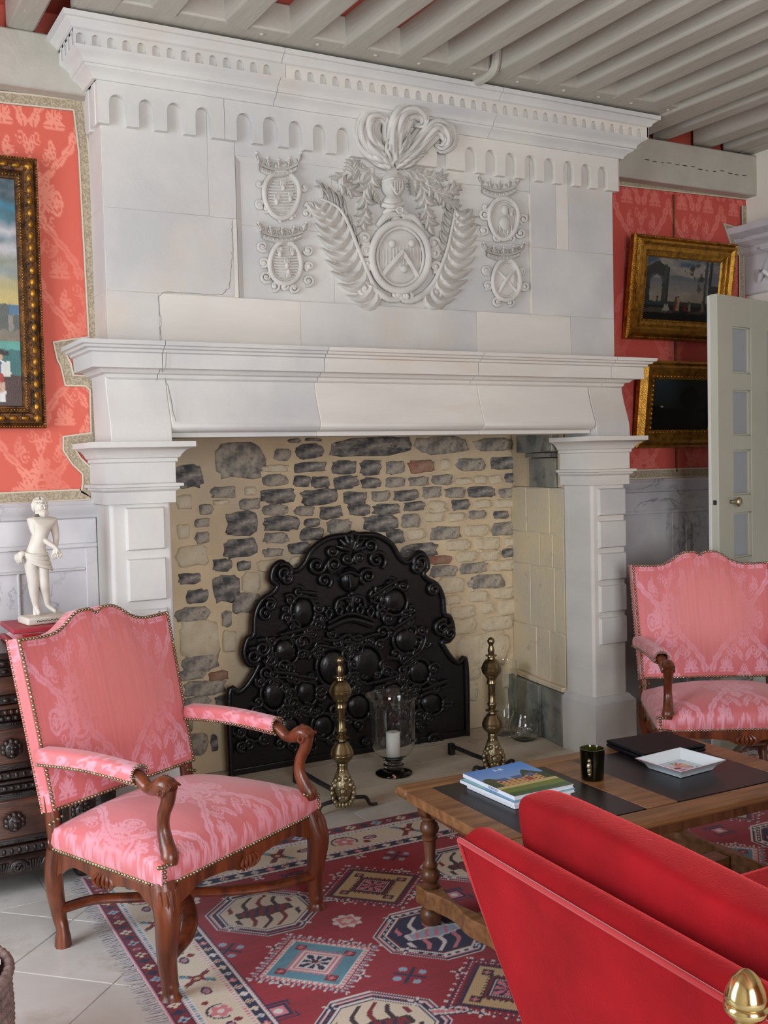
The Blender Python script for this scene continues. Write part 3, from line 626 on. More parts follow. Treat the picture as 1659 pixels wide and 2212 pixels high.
# arched friezes
def arches(name, mt, xa, xb, arcs, za, zb, zspring, y0, y1, floor_z=None):
    """plate with round-headed notches open at the bottom"""
    mb = MB(); cs = [xa]+[(a+b)/2 for a, b in arcs]+[xb]
    for i in range(len(cs)-1):
        pl = []
        if i == 0: pl += [(xa, za)]
        else:
            a, b = arcs[i-1]; r = (b-a)/2
            pl += [((a+b)/2+r*cos(t), zspring+r*sin(t)) for t in np.linspace(pi/2, 0, 7)]+[(b, za)]
        if i == len(cs)-2: pl += [(xb, za), (xb, zb)]
        else:
            a, b = arcs[i]; r = (b-a)/2
            pl += [(a, za)]+[((a+b)/2+r*cos(t), zspring+r*sin(t)) for t in np.linspace(pi, pi/2, 7)]+[((a+b)/2, zb)]
        pl += [(cs[i], zb)]
        q = []
        for p in pl:
            if not q or math.hypot(p[0]-q[-1][0], p[1]-q[-1][1]) > 1e-5: q.append(p)
        if math.hypot(q[0][0]-q[-1][0], q[0][1]-q[-1][1]) < 1e-5: q.pop()
        mb.prism(q, y0, y1)
    return build(mb, name, mt, fp, smooth=30)
YFz = 4.388; s1, s2 = 840/1659, 839/1659
zf0 = ony(213.7, 264, YFz)[2]; zf1 = zf0+.172
fx = lambda z, s, o: ony(o+z*s, 300, YFz)[0]
def fax(z, s, o, yy): return ony(o+z*s, yy, YFz)[0]
A1 = [(468, 545), (595, 665), (715, 790), (837, 907), (1012, 1082), (1125, 1193), (1234, 1298), (1337, 1398), (1438, 1500)]
A1 = [(fax(a, s1, 0, 250+.13*a*s1), fax(b, s1, 0, 250+.13*a*s1)) for a, b in A1]
A2 = [(245, 292), (365, 415), (452, 502), (537, 585), (620, 670), (702, 750), (783, 830), (860, 903), (932, 973)]
A2 = [(fax(a, s2, 820, 350), fax(b, s2, 820, 350)) for a, b in A2]
fxa, fxb = 1.148, 3.905
r1 = np.mean([(b-a)/2 for a, b in A1]); xs1 = (A1[4-1][1]+A1[4][0])/2; xs2 = (A1[8][1]+A2[0][0])/2
arches('frieze_block', 'limestone', fxa, xs1, A1[:4], zf0, zf1, zf0+.085, YFz, YB+.001)
arches('frieze_block', 'limestone', xs1+.002, xs2, A1[4:], zf0, zf1, zf0+.085, YFz, YB+.001)
arches('frieze_block', 'limestone_warm', xs2+.002, fxb, A2, zf0, zf1, zf0+.085, YFz, YB+.001)
build(MB().box(fxa+.004, fxb-.004, YB+.004, YW, zf0+.02, zf1), 'frieze_core', 'limestone', fp, smooth=0)
for k in range(2): build(MB().box(fxa-.004, fxa+.02, YFz+.03+k*.10, YFz+.085+k*.10, zf0, zf1), 'frieze_rib', 'limestone', fp, bevel=.004)
build(MB().box(fxb-.01, fxb, YFz, YW, zf0, zf1), 'frieze_end', 'limestone', fp, bevel=.004)
zc = zf1-.003
corn = [(0, zc), (.012, zc), (.018, zc+.012), (.030, zc+.024), (.050, zc+.036), (.052, zc+.044), (.060, zc+.046), (.064, zc+.062), (.080, zc+.078), (.100, zc+.088), (.104, zc+.094)]
cd0, cd1 = zc+.094, zc+.150          # dentil band
corn_up = [(.108, cd1), (.116, cd1+.004), (.122, cd1+.016), (.136, cd1+.026), (.140, cd1+.030), (.150, cd1+.032), (.152, cd1+.052), (0, cd1+.052)]
cx0, cx1 = 1.142, 3.912
def ring3(prof, x0, x1, yf, nm, mt):
    cuts = [x0, ony(605, 200, 4.3)[0], ony(1072, 240, 4.3)[0], x1]
    for i in range(3):
        a, b = cuts[i], cuts[i+1]
        if i == 0: path = [((a, YW, 0), (-1, 0, 0)), ((a, yf, 0), (-1, -1, 0)), ((b-.0012, yf, 0), (0, -1, 0))]
        elif i == 2: path = [((a+.0012, yf, 0), (0, -1, 0)), ((b, yf, 0), (1, -1, 0)), ((b, YW, 0), (1, 0, 0))]
        else: path = [((a+.0012, yf, 0), (0, -1, 0)), ((b-.0012, yf, 0), (0, -1, 0))]
        mb = MB().sweep(prof, path); n = len(prof); k = len(path)
        mb.f.append(tuple(range(n))); mb.f.append(tuple(range(k*n-1, (k-1)*n-1, -1)))
        build(mb, nm, mt, fp, smooth=30)
ring3(corn+[(.090, cd0), (.090, cd1), (0, cd1)], cx0, cx1, YFz, 'cornice_block', 'limestone')
ring3(corn_up, cx0, cx1, YFz, 'cornice_block', 'limestone')
build(MB().box(cx0-.05, cx1+.05, YFz-.04, YW, zc+.06, cd1+.05), 'cornice_core', 'limestone', fp, smooth=0)
yd = YFz-.106
dx0, dx1 = cx0-.106, cx1+.106
gap0, gap1 = ony(597, 145, yd)[0], ony(636, 150, yd)[0]
p14 = (gap0-ony(165, 90, yd)[0])/14; A = [(ony(165, 90, yd)[0]+i*p14, ony(165, 90, yd)[0]+i*p14+.035) for i in range(14)]
arches('dentil_band', 'limestone', dx0, (gap0+gap1)/2, A, cd0, cd1+.002, cd0+.0245, yd, YFz-.09)
nn = 33; p33 = (dx1-.02-gap1)/nn; B = [(gap1+i*p33, gap1+i*p33+.034) for i in range(nn)]
arches('dentil_band', 'limestone_warm', (gap0+gap1)/2+.002, dx1, B, cd0, cd1+.002, cd0+.0245, yd, YFz-.09)
for k in range(4):
    y0 = YFz-.03+k*.062
    build(MB().box(dx0, dx0+.018, y0-.028, y0+.006, cd0, cd1+.002), 'dentil', 'limestone', fp, bevel=.004)
build(MB().box(dx0, dx0+.006, YFz-.10, YW, cd1-.012, cd1+.002), 'dentil_fillet', 'limestone', fp)
build(MB().box(dx1-.014, dx1, YFz-.106, YW, cd0, cd1+.002), 'dentil_end', 'limestone', fp, bevel=.003)
# ================================================================ CARVED ARMS ON THE OVERMANTEL
KS = 680/1659
def K(x, y, off=0.0, base=YB+.014): return ony(500+x*KS, 200+y*KS, base-off)
UPX = KS*.00196          # metres per crop pixel on that plane
def curve(mb, pts, r, off=.008, n=8, base=YB+.014, ry=.8, k=None):
    sp = spline(pts, k or max(8, len(pts)*5)); m_ = len(sp)
    rr = np.interp(np.linspace(0, 1, m_), np.linspace(0, 1, len(r)), r) if hasattr(r, '__len__') else [r]*m_
    oo = np.interp(np.linspace(0, 1, m_), np.linspace(0, 1, len(off)), off) if hasattr(off, '__len__') else [off]*m_
    mb.tube([K(p[0], p[1], o, base) for p, o in zip(sp, oo)], list(rr), n, up=(0, 1, 0), ry=ry)
def scroll(mb, cx, cy, R, turns=1.4, a0=0, sgn=1, r=.008, off=.01, base=YB+.014):
    pts = []
    for t in np.linspace(0, 1, 22):
        a = a0+sgn*2*pi*turns*t; q = R*(1-.82*t); pts.append((cx+q*cos(a), cy+q*sin(a)))
    curve(mb, pts, [r, r*.9, r*.55], [off, off, off+.008], base=base, k=26)
    mb.ell(K(cx, cy, off+.004, base), r*.9, r*.9, r*.9, 8, 6)
def dome(mb, cx, cy, rx, ry, h, base=YB+.014, nu=20, nv=7, tilt=0):
    rows = []
    for i in range(nv+1):
        t = i/nv*pi/2; rows.append([K(cx+rx*cos(t)*cos(a)*cos(tilt)-ry*cos(t)*sin(a)*sin(tilt), cy+rx*cos(t)*cos(a)*sin(tilt)+ry*cos(t)*sin(a)*cos(tilt), -.002+h*sin(t), base) for a in np.linspace(0, 2*pi, nu, endpoint=False)])
    mb.grid(np.array(rows), wrap_v=True)
def blade(mb, b, t, bend, wd, off=.006, lift=.014, base=YB+.014, n=9):
    """leaf with raised midrib; b,t crop px, bend sideways px, wd half width px"""
    b, t = np.array(b, float), np.array(t, float); d = t-b; L = np.linalg.norm(d); nrm = np.array((-d[1], d[0]))/L; A = []
    pts = [b+d*s+nrm*bend*4*s*(1-s) for s in np.linspace(0, 1, n)]
    for i, s in enumerate(np.linspace(0, 1, n)):
        tg = pts[min(i+1, n-1)]-pts[max(i-1, 0)]; nn_ = np.array((-tg[1], tg[0]))/(np.linalg.norm(tg)+1e-6)
        ww = wd*(sin(pi*min(1, s*.86+.12))**.7); o = off+lift*sin(pi*min(1, s*.75+.1))
        A.append([K(*(pts[i]+nn_*ww*q), o*h_, base) for q, h_ in ((-1, 0), (-.55, .75), (0, 1.15), (.55, .75), (1, 0))])
    mb.grid(np.array(A))
def acanthus(mb, spine, wd, nl=6, side=(1, -1), off=.008):
    sp = spline(spine, 30); curve(mb, spine, [.010, .008, .004], [.012, .02, .012])
    for i in range(nl):
        f = (i+.6)/nl; k = int(f*28); p = np.array(sp[k]); tg = np.array(sp[k+1])-p; tg /= np.linalg.norm(tg); nn_ = np.array((-tg[1], tg[0])); s = wd*(1-.35*f)
        for q in side:
            blade(mb, p-tg*s*.3, p+tg*s*.75+nn_*q*s*.85, -q*s*.22, s*.36, off, .024)
            blade(mb, p-tg*s*.1, p+tg*s*.15+nn_*q*s*.7, -q*s*.15, s*.28, off, .018)
    p = np.array(sp[-1]); tg = p-np.array(sp[-3]); tg /= np.linalg.norm(tg); blade(mb, p-tg*wd*.4, p+tg*wd*.6, wd*.12, wd*.28, off, .02)
def oval(mb, cx, cy, rx, ry, r, off=.012, a0=0, a1=2*pi, egg=0):
    pts = [(cx+rx*cos(a)*(1+egg*sin(a)), cy+ry*sin(a)) for a in np.linspace(a0, a1, 26)]
    curve(mb, pts, r, off, k=44)
def crown(mb, cx, cy, w, h, pts=5, balls=True):
    cv = lambda u, v: (cx+u*w/2*(1+.14*v), cy-v*h+.16*h*(1-u*u)*2)
    A = np.array([[K(*cv(u, v), o) for v, o in ((0, .0), (0, .018), (.16, .03), (.32, .022), (.36, .012), (.40, .028), (.55, .02), (.55, 0))] for u in np.linspace(-1, 1, 17)])
    mb.grid(A)
    for i in range(pts):
        u = -1+2*i/(pts-1)
        p = cv(u, .5); q = cv(u*1.08, 1.0); blade(mb, p, q, 0, w*.085, .012, .014)
        for s in (-1, 1): blade(mb, cv(u, .55), cv(u+s*.17, .86), s*4, w*.045, .012, .012)
        if balls: mb.ell(K(*q, .014), .0075, .0075, .0075, 8, 6)
    for i in range(9): mb.ell(K(*cv(-1+2*(i+.5)/9, .24), .026), .004, .004, .004, 6, 4)
# --- four small cartouches
def cartouche(cx, cy, rx, ry, crx, cry, cw, ch, bars, extra, scr, nm_label, np_=5, egg=-.12):
    mb = MB(); oval(mb, cx, cy, rx, ry, .0125, .014, egg=egg)
    oval(mb, cx, cy, rx*.84, ry*.86, .006, .006, egg=egg)
    for (x, y, R, tn, a0, sg) in scr: scroll(mb, x, y, R, tn, a0, sg, .0085, .010)
    o = build(mb, 'small_shield', 'carved_stone', fp, smooth=60, label=nm_label)
    m2 = MB(); dome(m2, cx, cy, rx*.86, ry*.88, .012); extra(m2); build(m2, 'shield_field', 'carved_stone', o, smooth=60)
    m3 = MB(); crown(m3, crx, cry, cw, ch, np_); build(m3, 'crown', 'carved_stone', o, smooth=60)
def hbars(cx, cy, rx, ry, n):
    def f(mb):
        for i in range(n):
            t = -1+2*(i+.5)/n; hw = rx*.82*sqrt(max(0, 1-t*t)); y = cy+t*ry*.84
            curve(mb, [(cx-hw, y), (cx, y+3), (cx+hw, y)], .0045, .012*(1-t*t)+.001, n=6, k=7)
    return f
def hand(mb, cx, cy, s, up=-1, tl=0):
    mb.ell(K(cx, cy, .016), s*.5*UPX, .010, s*.75*UPX, 10, 6)
    for i in range(4):
        x = cx+(-.42+.28*i)*s; curve(mb, [(x, cy+up*s*.3), (x+tl*s*.3, cy+up*s*1.35)], [.0042, .003], .018, n=6, k=5)
    curve(mb, [(cx+.5*s, cy), (cx+.85*s, cy+up*.6*s)], [.0042, .003], .016, n=6, k=4)
def hands(lst, base):
    def f(mb):
        base(mb)
        for h in lst: hand(mb, *h)
    return f
cartouche(265, 540, 92, 122, 250, 418, 190, 95, 0, hands([(272, 500, 26, -1, -.2), (238, 575, 28, -1, .1), (310, 560, 26, -1, .3)], hbars(265, 540, 92, 122, 13)),
          [(250, 398, 24, 1.3, 0, -1), (290, 400, 24, 1.3, pi, 1), (150, 585, 24, 1.4, 1, 1), (185, 610, 20, 1.2, 2, -1), (412, 600, 22, 1.4, 3, 1), (395, 635, 22, 1.2, 1, -1), (150, 480, 20, 1, 0, 1), (385, 500, 20, 1, 3, -1), (270, 660, 24, 1.2, 2, 1), (315, 655, 20, 1.2, 0, -1)], 'crowned carved shield with three hands, upper left')
cartouche(285, 895, 82, 112, 268, 770, 205, 80, 0, hands([(255, 850, 26, -1, 0), (322, 845, 24, -1, .2), (292, 910, 28, -1, 0), (300, 945, 22, 1, 0)], hbars(285, 895, 82, 112, 13)),
          [(268, 785, 26, 1.3, 0, -1), (310, 790, 26, 1.3, pi, 1), (165, 810, 28, 1.5, 1, 1), (170, 895, 26, 1.5, 2, -1), (185, 970, 32, 1.5, 1, 1), (230, 1020, 26, 1.2, 2, -1), (405, 830, 26, 1.5, 3, -1), (410, 915, 24, 1.5, 2, 1), (405, 990, 30, 1.5, 2, -1), (330, 1030, 26, 1.2, 0, 1), (280, 1020, 20, 1, 0, 1)], 'crowned carved shield with three hands, lower left', egg=.12)
def bust(mb):
    mb.ell(K(1440, 620, .014), .022, .014, .026, 10, 8); mb.ell(K(1440, 690, .012), .034, .014, .036, 12, 8)
    for x in (1415, 1435, 1455, 1475): curve(mb, [(x, 700), (x, 745)], [.006, .004], .012, n=6, k=4)
    hand(mb, 1475, 640, 22)
cartouche(1435, 665, 76, 108, 1412, 530, 175, 90, 0, bust,
          [(1440, 550, 24, 1.3, 0, -1), (1335, 640, 28, 1.4, 1, 1), (1330, 725, 24, 1.4, 2, -1), (1540, 665, 26, 1.4, 2, 1), (1525, 740, 26, 1.3, 3, -1), (1400, 760, 22, 1.2, 1, 1), (1470, 765, 22, 1.2, 1, -1), (1340, 600, 20, 1, 0, 1)], 'crowned carved shield with a worn figure, upper right')
def saltire(mb):
    curve(mb, [(1392, 930), (1450, 985), (1505, 1050)], .009, [.006, .014, .006], n=6); curve(mb, [(1500, 925), (1450, 985), (1405, 1060)], .011, [.006, .018, .006], n=6)
    mb.ell(K(1480, 975, .012), .022, .008, .034, 10, 6)
cartouche(1450, 985, 72, 108, 1435, 865, 170, 70, 0, saltire,
          [(1425, 880, 22, 1.3, 0, -1), (1470, 882, 22, 1.3, pi, 1), (1345, 935, 24, 1.5, 1, 1), (1350, 1015, 24, 1.5, 2, -1), (1530, 945, 22, 1.5, 2, 1), (1545, 1020, 24, 1.5, 3, -1), (1400, 1100, 24, 1.3, 1, 1), (1470, 1105, 22, 1.3, 2, -1)], 'crowned carved shield with crossed bands, lower right', egg=.12)
# --- great central shield
mb = MB(); oval(mb, 890, 865, 150, 180, .019, .018); oval(mb, 890, 865, 122, 152, .008, .014)
for (x, y, R, tn, a0, sg) in ((868, 690, 30, 1.4, 0, -1), (922, 690, 30, 1.4, pi, 1), (705, 765, 34, 1.5, 1, 1), (710, 835, 32, 1.5, 0, -1), (715, 900, 30, 1.4, 1, 1), (1065, 790, 34, 1.5, 2, -1), (1070, 850, 30, 1.5, 3, 1), (1075, 915, 30, 1.4, 2, -1), (705, 1030, 40, 1.6, 1, 1), (880, 1060, 34, 1.5, 0, 1), (925, 1070, 36, 1.5, pi, -1), (1075, 1050, 36, 1.5, 2, -1)): scroll(mb, x, y, R, tn, a0, sg, .012, .012)
curve(mb, [(705, 1000), (760, 1040), (820, 1085), (880, 1095)], [.010, .018, .012], .014); curve(mb, [(1075, 1020), (1020, 1060), (960, 1095), (920, 1100)], [.010, .018, .012], .014)
curve(mb, [(770, 700), (820, 650), (890, 640)], [.012, .02, .012], .016); curve(mb, [(890, 640), (960, 660), (1010, 730)], [.012, .02, .012], .016)
coat = build(mb, 'coat_of_arms', 'carved_stone', fp, smooth=60, label='large carved central coat of arms')
mb = MB(); dome(mb, 890, 865, 126, 156, .018)
for i in range(13):
    t = -1+2*(i+.5)/13; hh = 146*sqrt(1-t*t*.98); x = 890+t*116
    curve(mb, [(x, 865-hh), (x, 865), (x, 865+hh)], .0035, [.002, .018*sqrt(max(0, 1-t*t*.8))+.003, .002], n=6, k=14)
curve(mb, [(800, 965), (850, 905), (908, 840)], .016, [.014, .022, .026], n=4, ry=.6); curve(mb, [(908, 840), (945, 900), (985, 970)], .016, [.026, .022, .012], n=4, ry=.6)
for x, y in ((846, 797), (950, 795), (910, 930)): mb.ell(K(x, y, .020), .020, .016, .020, 12, 8)
build(mb, 'shield_field', 'carved_stone', coat, smooth=50)
mb = MB(); dome(mb, 852, 485, 66, 78, .062); dome(mb, 850, 575, 55, 40, .04); mb.tube([K(845, 380, .02), K(848, 420, .03)], [.018, .026], 12)
curve(mb, [(792, 590), (850, 600), (905, 585)], .012, [.02, .045, .02]); curve(mb, [(795, 470), (850, 452), (910, 462)], .007, [.03, .066, .03])
for i in range(5): curve(mb, [(845+i*14, 470), (850+i*12, 515)], .0035, .066-.004*abs(i-1), n=6, k=5)
curve(mb, [(838, 475), (872, 535), (905, 490)], .006, [.06, .062, .045]); curve(mb, [(800, 640), (850, 610), (910, 625), (940, 655)], .014, [.01, .03, .03, .01]); oval(mb, 888, 620, 16, 16, .005, .045)
build(mb, 'helmet', 'carved_stone', coat, smooth=60, label='carved helm with barred visor')
# palm branches
def palm(spine, tips):
    mb = MB(); curve(mb, spine, [.013, .011, .008, .005], [.012, .02, .02, .012])
    for b, t, bd, w_ in tips: blade(mb, b, t, bd, w_, .006, .022); 
    build(mb, 'palm_branch', 'carved_stone', coat, smooth=60)
sp = [(790, 1085), (735, 985), (690, 880), (655, 790), (620, 700), (575, 620), (520, 580), (470, 560)]
tl = [((760, 1035), (700, 1010), 10, 9)]
S_ = spline(sp, 60)
for i in range(3, 57, 5):
    b = S_[i]; f = i/60
    L_ = 95+75*sin(pi*min(1, f*1.05))
    tl.append((b, (b[0]-L_*1.0, b[1]+L_*(.72-.80*f)), -L_*.46, 30)); tl.append((S_[i+1], (b[0]-L_*.62, b[1]+L_*(.78-.85*f)), -L_*.34, 26))
for i in range(22, 58, 5):
    b = S_[i]; tl.append((b, (b[0]-8-30*(i/60), b[1]-75-30*(i/60)), 14, 9))
tl += [((520, 580), (440, 492), 22, 11), ((560, 610), (530, 515), 10, 10), ((600, 660), (585, 540), 8, 9)]
palm(sp, tl)
sp = [(985, 1085), (1060, 1010), (1105, 920), (1140, 820), (1160, 730), (1175, 650), (1180, 600)]
tl = []; S_ = spline(sp, 60)
for i in range(5, 57, 5):
    b = S_[i]; f = i/60; L_ = 85+60*sin(pi*min(1, f*1.05)); tl.append((b, (b[0]+L_*1.0, b[1]+L_*(.82-.95*f)), L_*.46, 30)); tl.append((S_[i+1], (b[0]+L_*.62, b[1]+L_*(.85-.95*f)), L_*.34, 26))
for i in range(26, 58, 5):
    b = S_[i]; tl.append((b, (b[0]-30-20*(i/60), b[1]-80), -16, 10))
tl += [((1170, 700), (1255, 612), -14, 11), ((1165, 720), (1305, 655), -20, 12), ((1160, 740), (1315, 700), -20, 11)]
palm(sp, tl)
# mantling
for spine, wd, sd in (([(745, 400), (690, 420), (610, 420), (570, 470), (600, 500), (650, 520)], 74, (1, -1)), ([(745, 400), (730, 470), (700, 530), (710, 590), (700, 650), (705, 690)], 74, (1, -1)), ([(650, 450), (640, 400), (640, 380)], 64, (1, -1)), ([(720, 470), (760, 520), (775, 560)], 50, (1,))):
    mb = MB(); acanthus(mb, spine, wd, 5, sd); build(mb, 'mantling_leaf', 'carved_stone', coat, smooth=60)
for spine, wd, sd in (([(900, 405), (960, 420), (1020, 440), (1080, 450), (1110, 440)], 64, (1, -1)), ([(940, 420), (1000, 490), (1020, 560), (1030, 640), (1055, 710)], 78, (1, -1)), ([(1020, 470), (1090, 530), (1150, 520), (1180, 500)], 64, (1, -1)), ([(960, 440), (960, 490), (965, 520)], 42, (1, -1)), ([(1090, 530), (1140, 580), (1185, 590)], 50, (1, -1))):
    mb = MB(); acanthus(mb, spine, wd, 5, sd); build(mb, 'mantling_leaf', 'carved_stone', coat, smooth=60)
# plume of curled feathers
def feather(spine, wd, ns=9, dep=.06, base=YB-.01):
    mb = MB(); sp = np.array(spline(spine, 34)); tg = np.gradient(sp, axis=0); tg /= np.linalg.norm(tg, axis=1)[:, None]; nn_ = np.stack([-tg[:, 1], tg[:, 0]], 1)
    s = np.linspace(0, 1, len(sp)); wv = wd*np.sin(pi*np.minimum(1, .18+s*.8))**.8
    for j in range(ns):
        q = -1+2*(j+.5)/ns; pts = sp+nn_*(q*wv)[:, None]
        o = (dep*(1-.75*q*q))*(.45+.55*np.sin(pi*np.minimum(1, s*.9+.1)))+.012*np.sin(s*9+j*2.1)
        rr = .0105*np.sin(pi*np.minimum(1, .25+s*.70))+.003
        mb.tube([K(p[0], p[1], oo, base) for p, oo in zip(pts, o)], list(rr*(wd/60)), 6, up=(0, 1, 0), ry=1.2)
    build(mb, 'plume_feather', 'carved_stone', coat, smooth=80)
feather([(850, 375), (790, 320), (735, 270), (710, 200), (735, 130), (790, 125), (825, 170), (800, 205)], 66)
feather([(865, 360), (860, 270), (868, 180), (905, 105), (970, 85), (1020, 125), (1010, 170), (965, 175)], 68, dep=.095)
feather([(880, 365), (960, 300), (1020, 230), (1080, 175), (1130, 200), (1145, 255), (1110, 290), (1075, 275)], 60, dep=.07)
feather([(850, 380), (800, 340), (740, 310), (700, 300)], 52, dep=.05)
feather([(865, 380), (920, 350), (980, 325), (1035, 315)], 42, dep=.05)
feather([(860, 370), (880, 310), (920, 250), (930, 190)], 40, dep=.075)
feather([(855, 370), (830, 300), (840, 240), (830, 190)], 34, dep=.08)
mb = MB(); dome(mb, 870, 300, 150, 90, .03, base=YB-.01); build(mb, 'plume_core', 'carved_stone', coat, smooth=60)
# ================================================================ FIREBACK AND HEARTH THINGS
FY = 5.135
cxf = 2.645
Rt = [(0, 1.217), (.03, 1.205), (.09, 1.203), (.16, 1.19), (.24, 1.14), (.285, 1.07), (.33, 1.035), (.375, 1.05), (.41, 1.085), (.455, 1.06), (.47, 1.00), (.44, .965), (.465, .93), (.53, .89), (.565, .82), (.575, .72), (.61, .70), (.63, .63), (.605, .57), (.555, .565), (.575, .52), (.62, .46), (.665, .43), (.715, .425), (.715, .0)]
outl = [(cxf+x, z) for x, z in Rt]+[(cxf-x*1.03, z) for x, z in reversed(Rt[1:])]
fb = thing('fireback', 'large black cast-iron fireback with shields, crown and scrolled edge', 'fireback', (cxf, FY+.03, 0))
build(MB().prism(outl, FY, FY+.045), 'plate', 'iron', fb, smooth=0, bevel=.006)
mb = MB(); rim = spline([(x, FY-.004, z) for x, z in outl[:25]], 120); mb.tube(rim, .017, 8); rim2 = spline([(x, FY-.004, z) for x, z in outl[25:]]+[(cxf, FY-.004, 1.217)], 120); mb.tube(rim2, .017, 8)
for s in (1, -1):
    for x, z, R in ((.415, 1.03, .05), (.55, .645, .05), (.60, .61, .045), (.40, 1.0, .035), (.50, .87, .035)):
        pts = [(cxf+s*x+R*(1-.8*t)*cos(5.5*t*2+1)*s, FY-.012-.012*t, z+R*(1-.8*t)*sin(5.5*t*2+1)) for t in np.linspace(0, 1, 22)]; mb.tube(pts, list(np.linspace(.016, .009, 22)), 8)
build(mb, 'scrolled_rim', 'iron', fb, smooth=70)
FS = 780/1659
def G(x, y, off=0): return ony(360+x*FS, 920+y*FS, FY-off)
def gcurve(mb, pts, r, off=.012, k=None, n=8):
    sp = spline(pts, k or 6*len(pts)); m_ = len(sp); rr = np.interp(np.linspace(0, 1, m_), np.linspace(0, 1, len(r)), r) if hasattr(r, '__len__') else [r]*m_
    mb.tube([G(p[0], p[1], off) for p in sp], list(rr), n)
def gscroll(mb, cx, cy, R, a0=0, sg=1, r=.012, tn=1.4): gcurve(mb, [(cx+R*(1-.8*t)*cos(a0+sg*tn*2*pi*t), cy+R*(1-.8*t)*sin(a0+sg*tn*2*pi*t)) for t in np.linspace(0, 1, 18)], [r, r*.6], .014, 24); mb.ell(G(cx, cy, .014), r, r, r, 8, 6)
def goval(mb, cx, cy, rx, ry, r=.010): gcurve(mb, [(cx+rx*cos(a), cy+ry*sin(a)) for a in np.linspace(0, 2*pi, 20)], r, .012, 32)
def gdome(mb, cx, cy, rx, ry, h):
    A = [[G(cx+rx*cos(t)*cos(a), cy+ry*cos(t)*sin(a), -.002+h*sin(t)) for a in np.linspace(0, 2*pi, 16, endpoint=False)] for t in np.linspace(0, pi/2, 6)]; mb.grid(np.array(A), wrap_v=True)
mb = MB()
for i in range(7):
    a = -pi/2+(i-3)*.42; gcurve(mb, [(850+10*cos(a), 575+10*sin(a)), (850+75*cos(a), 578+85*sin(a))], [.014, .020, .008], .014)
for x, y, R, a, s in ((760, 575, 26, 0, 1), (935, 550, 34, 2, -1), (690, 640, 42, 0, 1), (770, 635, 34, 2, 1), (965, 615, 46, 1, -1), (925, 690, 40, 2, 1), (725, 710, 36, 1, -1), (830, 610, 26, 0, 1), (885, 605, 26, 2, 1)): gscroll(mb, x, y, R, a, s, .015)
build(mb, 'shell_crest', 'iron', fb, smooth=70)
mb = MB(); gdome(mb, 840, 705, 52, 62, .05); gcurve(mb, [(795, 690), (840, 672), (890, 690)], .010, .045); gcurve(mb, [(840, 690), (845, 740)], .008, .05); build(mb, 'helmet', 'iron', fb, smooth=70)
mb = MB(); gcurve(mb, [(735, 930), (840, 890), (945, 915)], .020, .02); gcurve(mb, [(740, 905), (840, 862), (945, 890)], .012, .024)
for i in range(5): x = 745+48*i; y = 878-22*sin(pi*(i+.3)/5); gcurve(mb, [(x, y+15), (x-14, y-15), (x, y-32), (x+14, y-15), (x, y+15)], .009, .02); mb.ell(G(x, y-38, .02), .012, .012, .012, 8, 6)
gcurve(mb, [(775, 840), (790, 800), (840, 790), (850, 830)], .012, .018); gcurve(mb, [(850, 830), (860, 785), (900, 790), (915, 835)], .012, .018); mb.ell(G(850, 770, .02), .018, .018, .018, 8, 6)
build(mb, 'crown', 'iron', fb, smooth=70)
for cx_, cy_, rx, ry in ((625, 855, 58, 78), (1045, 805, 62, 66), (545, 1035, 62, 66), (1105, 985, 66, 66), (765, 1110, 78, 92), (915, 1095, 80, 92), (490, 1235, 60, 75), (1155, 1130, 58, 62), (640, 1225, 52, 66), (1215, 1275, 58, 56), (1040, 1230, 50, 60), (880, 1290, 60, 66), (560, 1390, 58, 66), (720, 1380, 56, 60), (1090, 1380, 50, 50), (400, 1390, 50, 60)):
    mb = MB(); gdome(mb, cx_, cy_, rx*.9, ry*.9, .034); goval(mb, cx_, cy_, rx, ry, .012)
    for k in range(5):
        a = random.random()*6; gscroll(mb, cx_+rx*.5*cos(a), cy_+ry*.5*sin(a), 14, a, 1, .006)
    for k in range(6):
        a = k*1.05+random.random(); gscroll(mb, cx_+rx*1.25*cos(a), cy_+ry*1.25*sin(a), 26, a, random.choice((1, -1)), .014)
    build(mb, 'oval_shield', 'iron', fb, smooth=70)
mb = MB()
for a, b in (((930, 790), (1060, 705)), ((1035, 935), (1145, 865)), ((1085, 1095), (1170, 1030)), ((520, 960), (640, 930)), ((600, 760), (690, 770)), ((490, 1130), (600, 1140)), ((1170, 1215), (1290, 1170)), ((560, 1140), (680, 1160)), ((950, 1180), (1060, 1150))): gcurve(mb, [a, b], [.012, .014, .012], .02, 8); gcurve(mb, [(a[0]+5, a[1]+22), (b[0]+5, b[1]+22)], [.009, .010, .009], .016, 8)
for k in range(70):
    y = random.uniform(760, 1480); hw_ = np.interp(y, [760, 1000, 1480], [300, 400, 470]); x = 790+random.uniform(-1, 1)*hw_; gscroll(mb, x, y, random.uniform(18, 38), random.random()*6, random.choice((1, -1)), .0125)
gcurve(mb, [(720, 980), (780, 985), (830, 960), (870, 985), (930, 965), (975, 955)], .013, .018); gcurve(mb, [(660, 1040), (700, 1010), (760, 1020)], .013, .018); gcurve(mb, [(1180, 930), (1190, 980), (1160, 1050)], .012, .016)
build(mb, 'strapwork', 'iron', fb, smooth=70, kind='stuff')
box('base_moulding', 'iron', cxf-.73, cxf+.71, FY-.012, FY+.01, .0, .035, fb, bevel=.005)

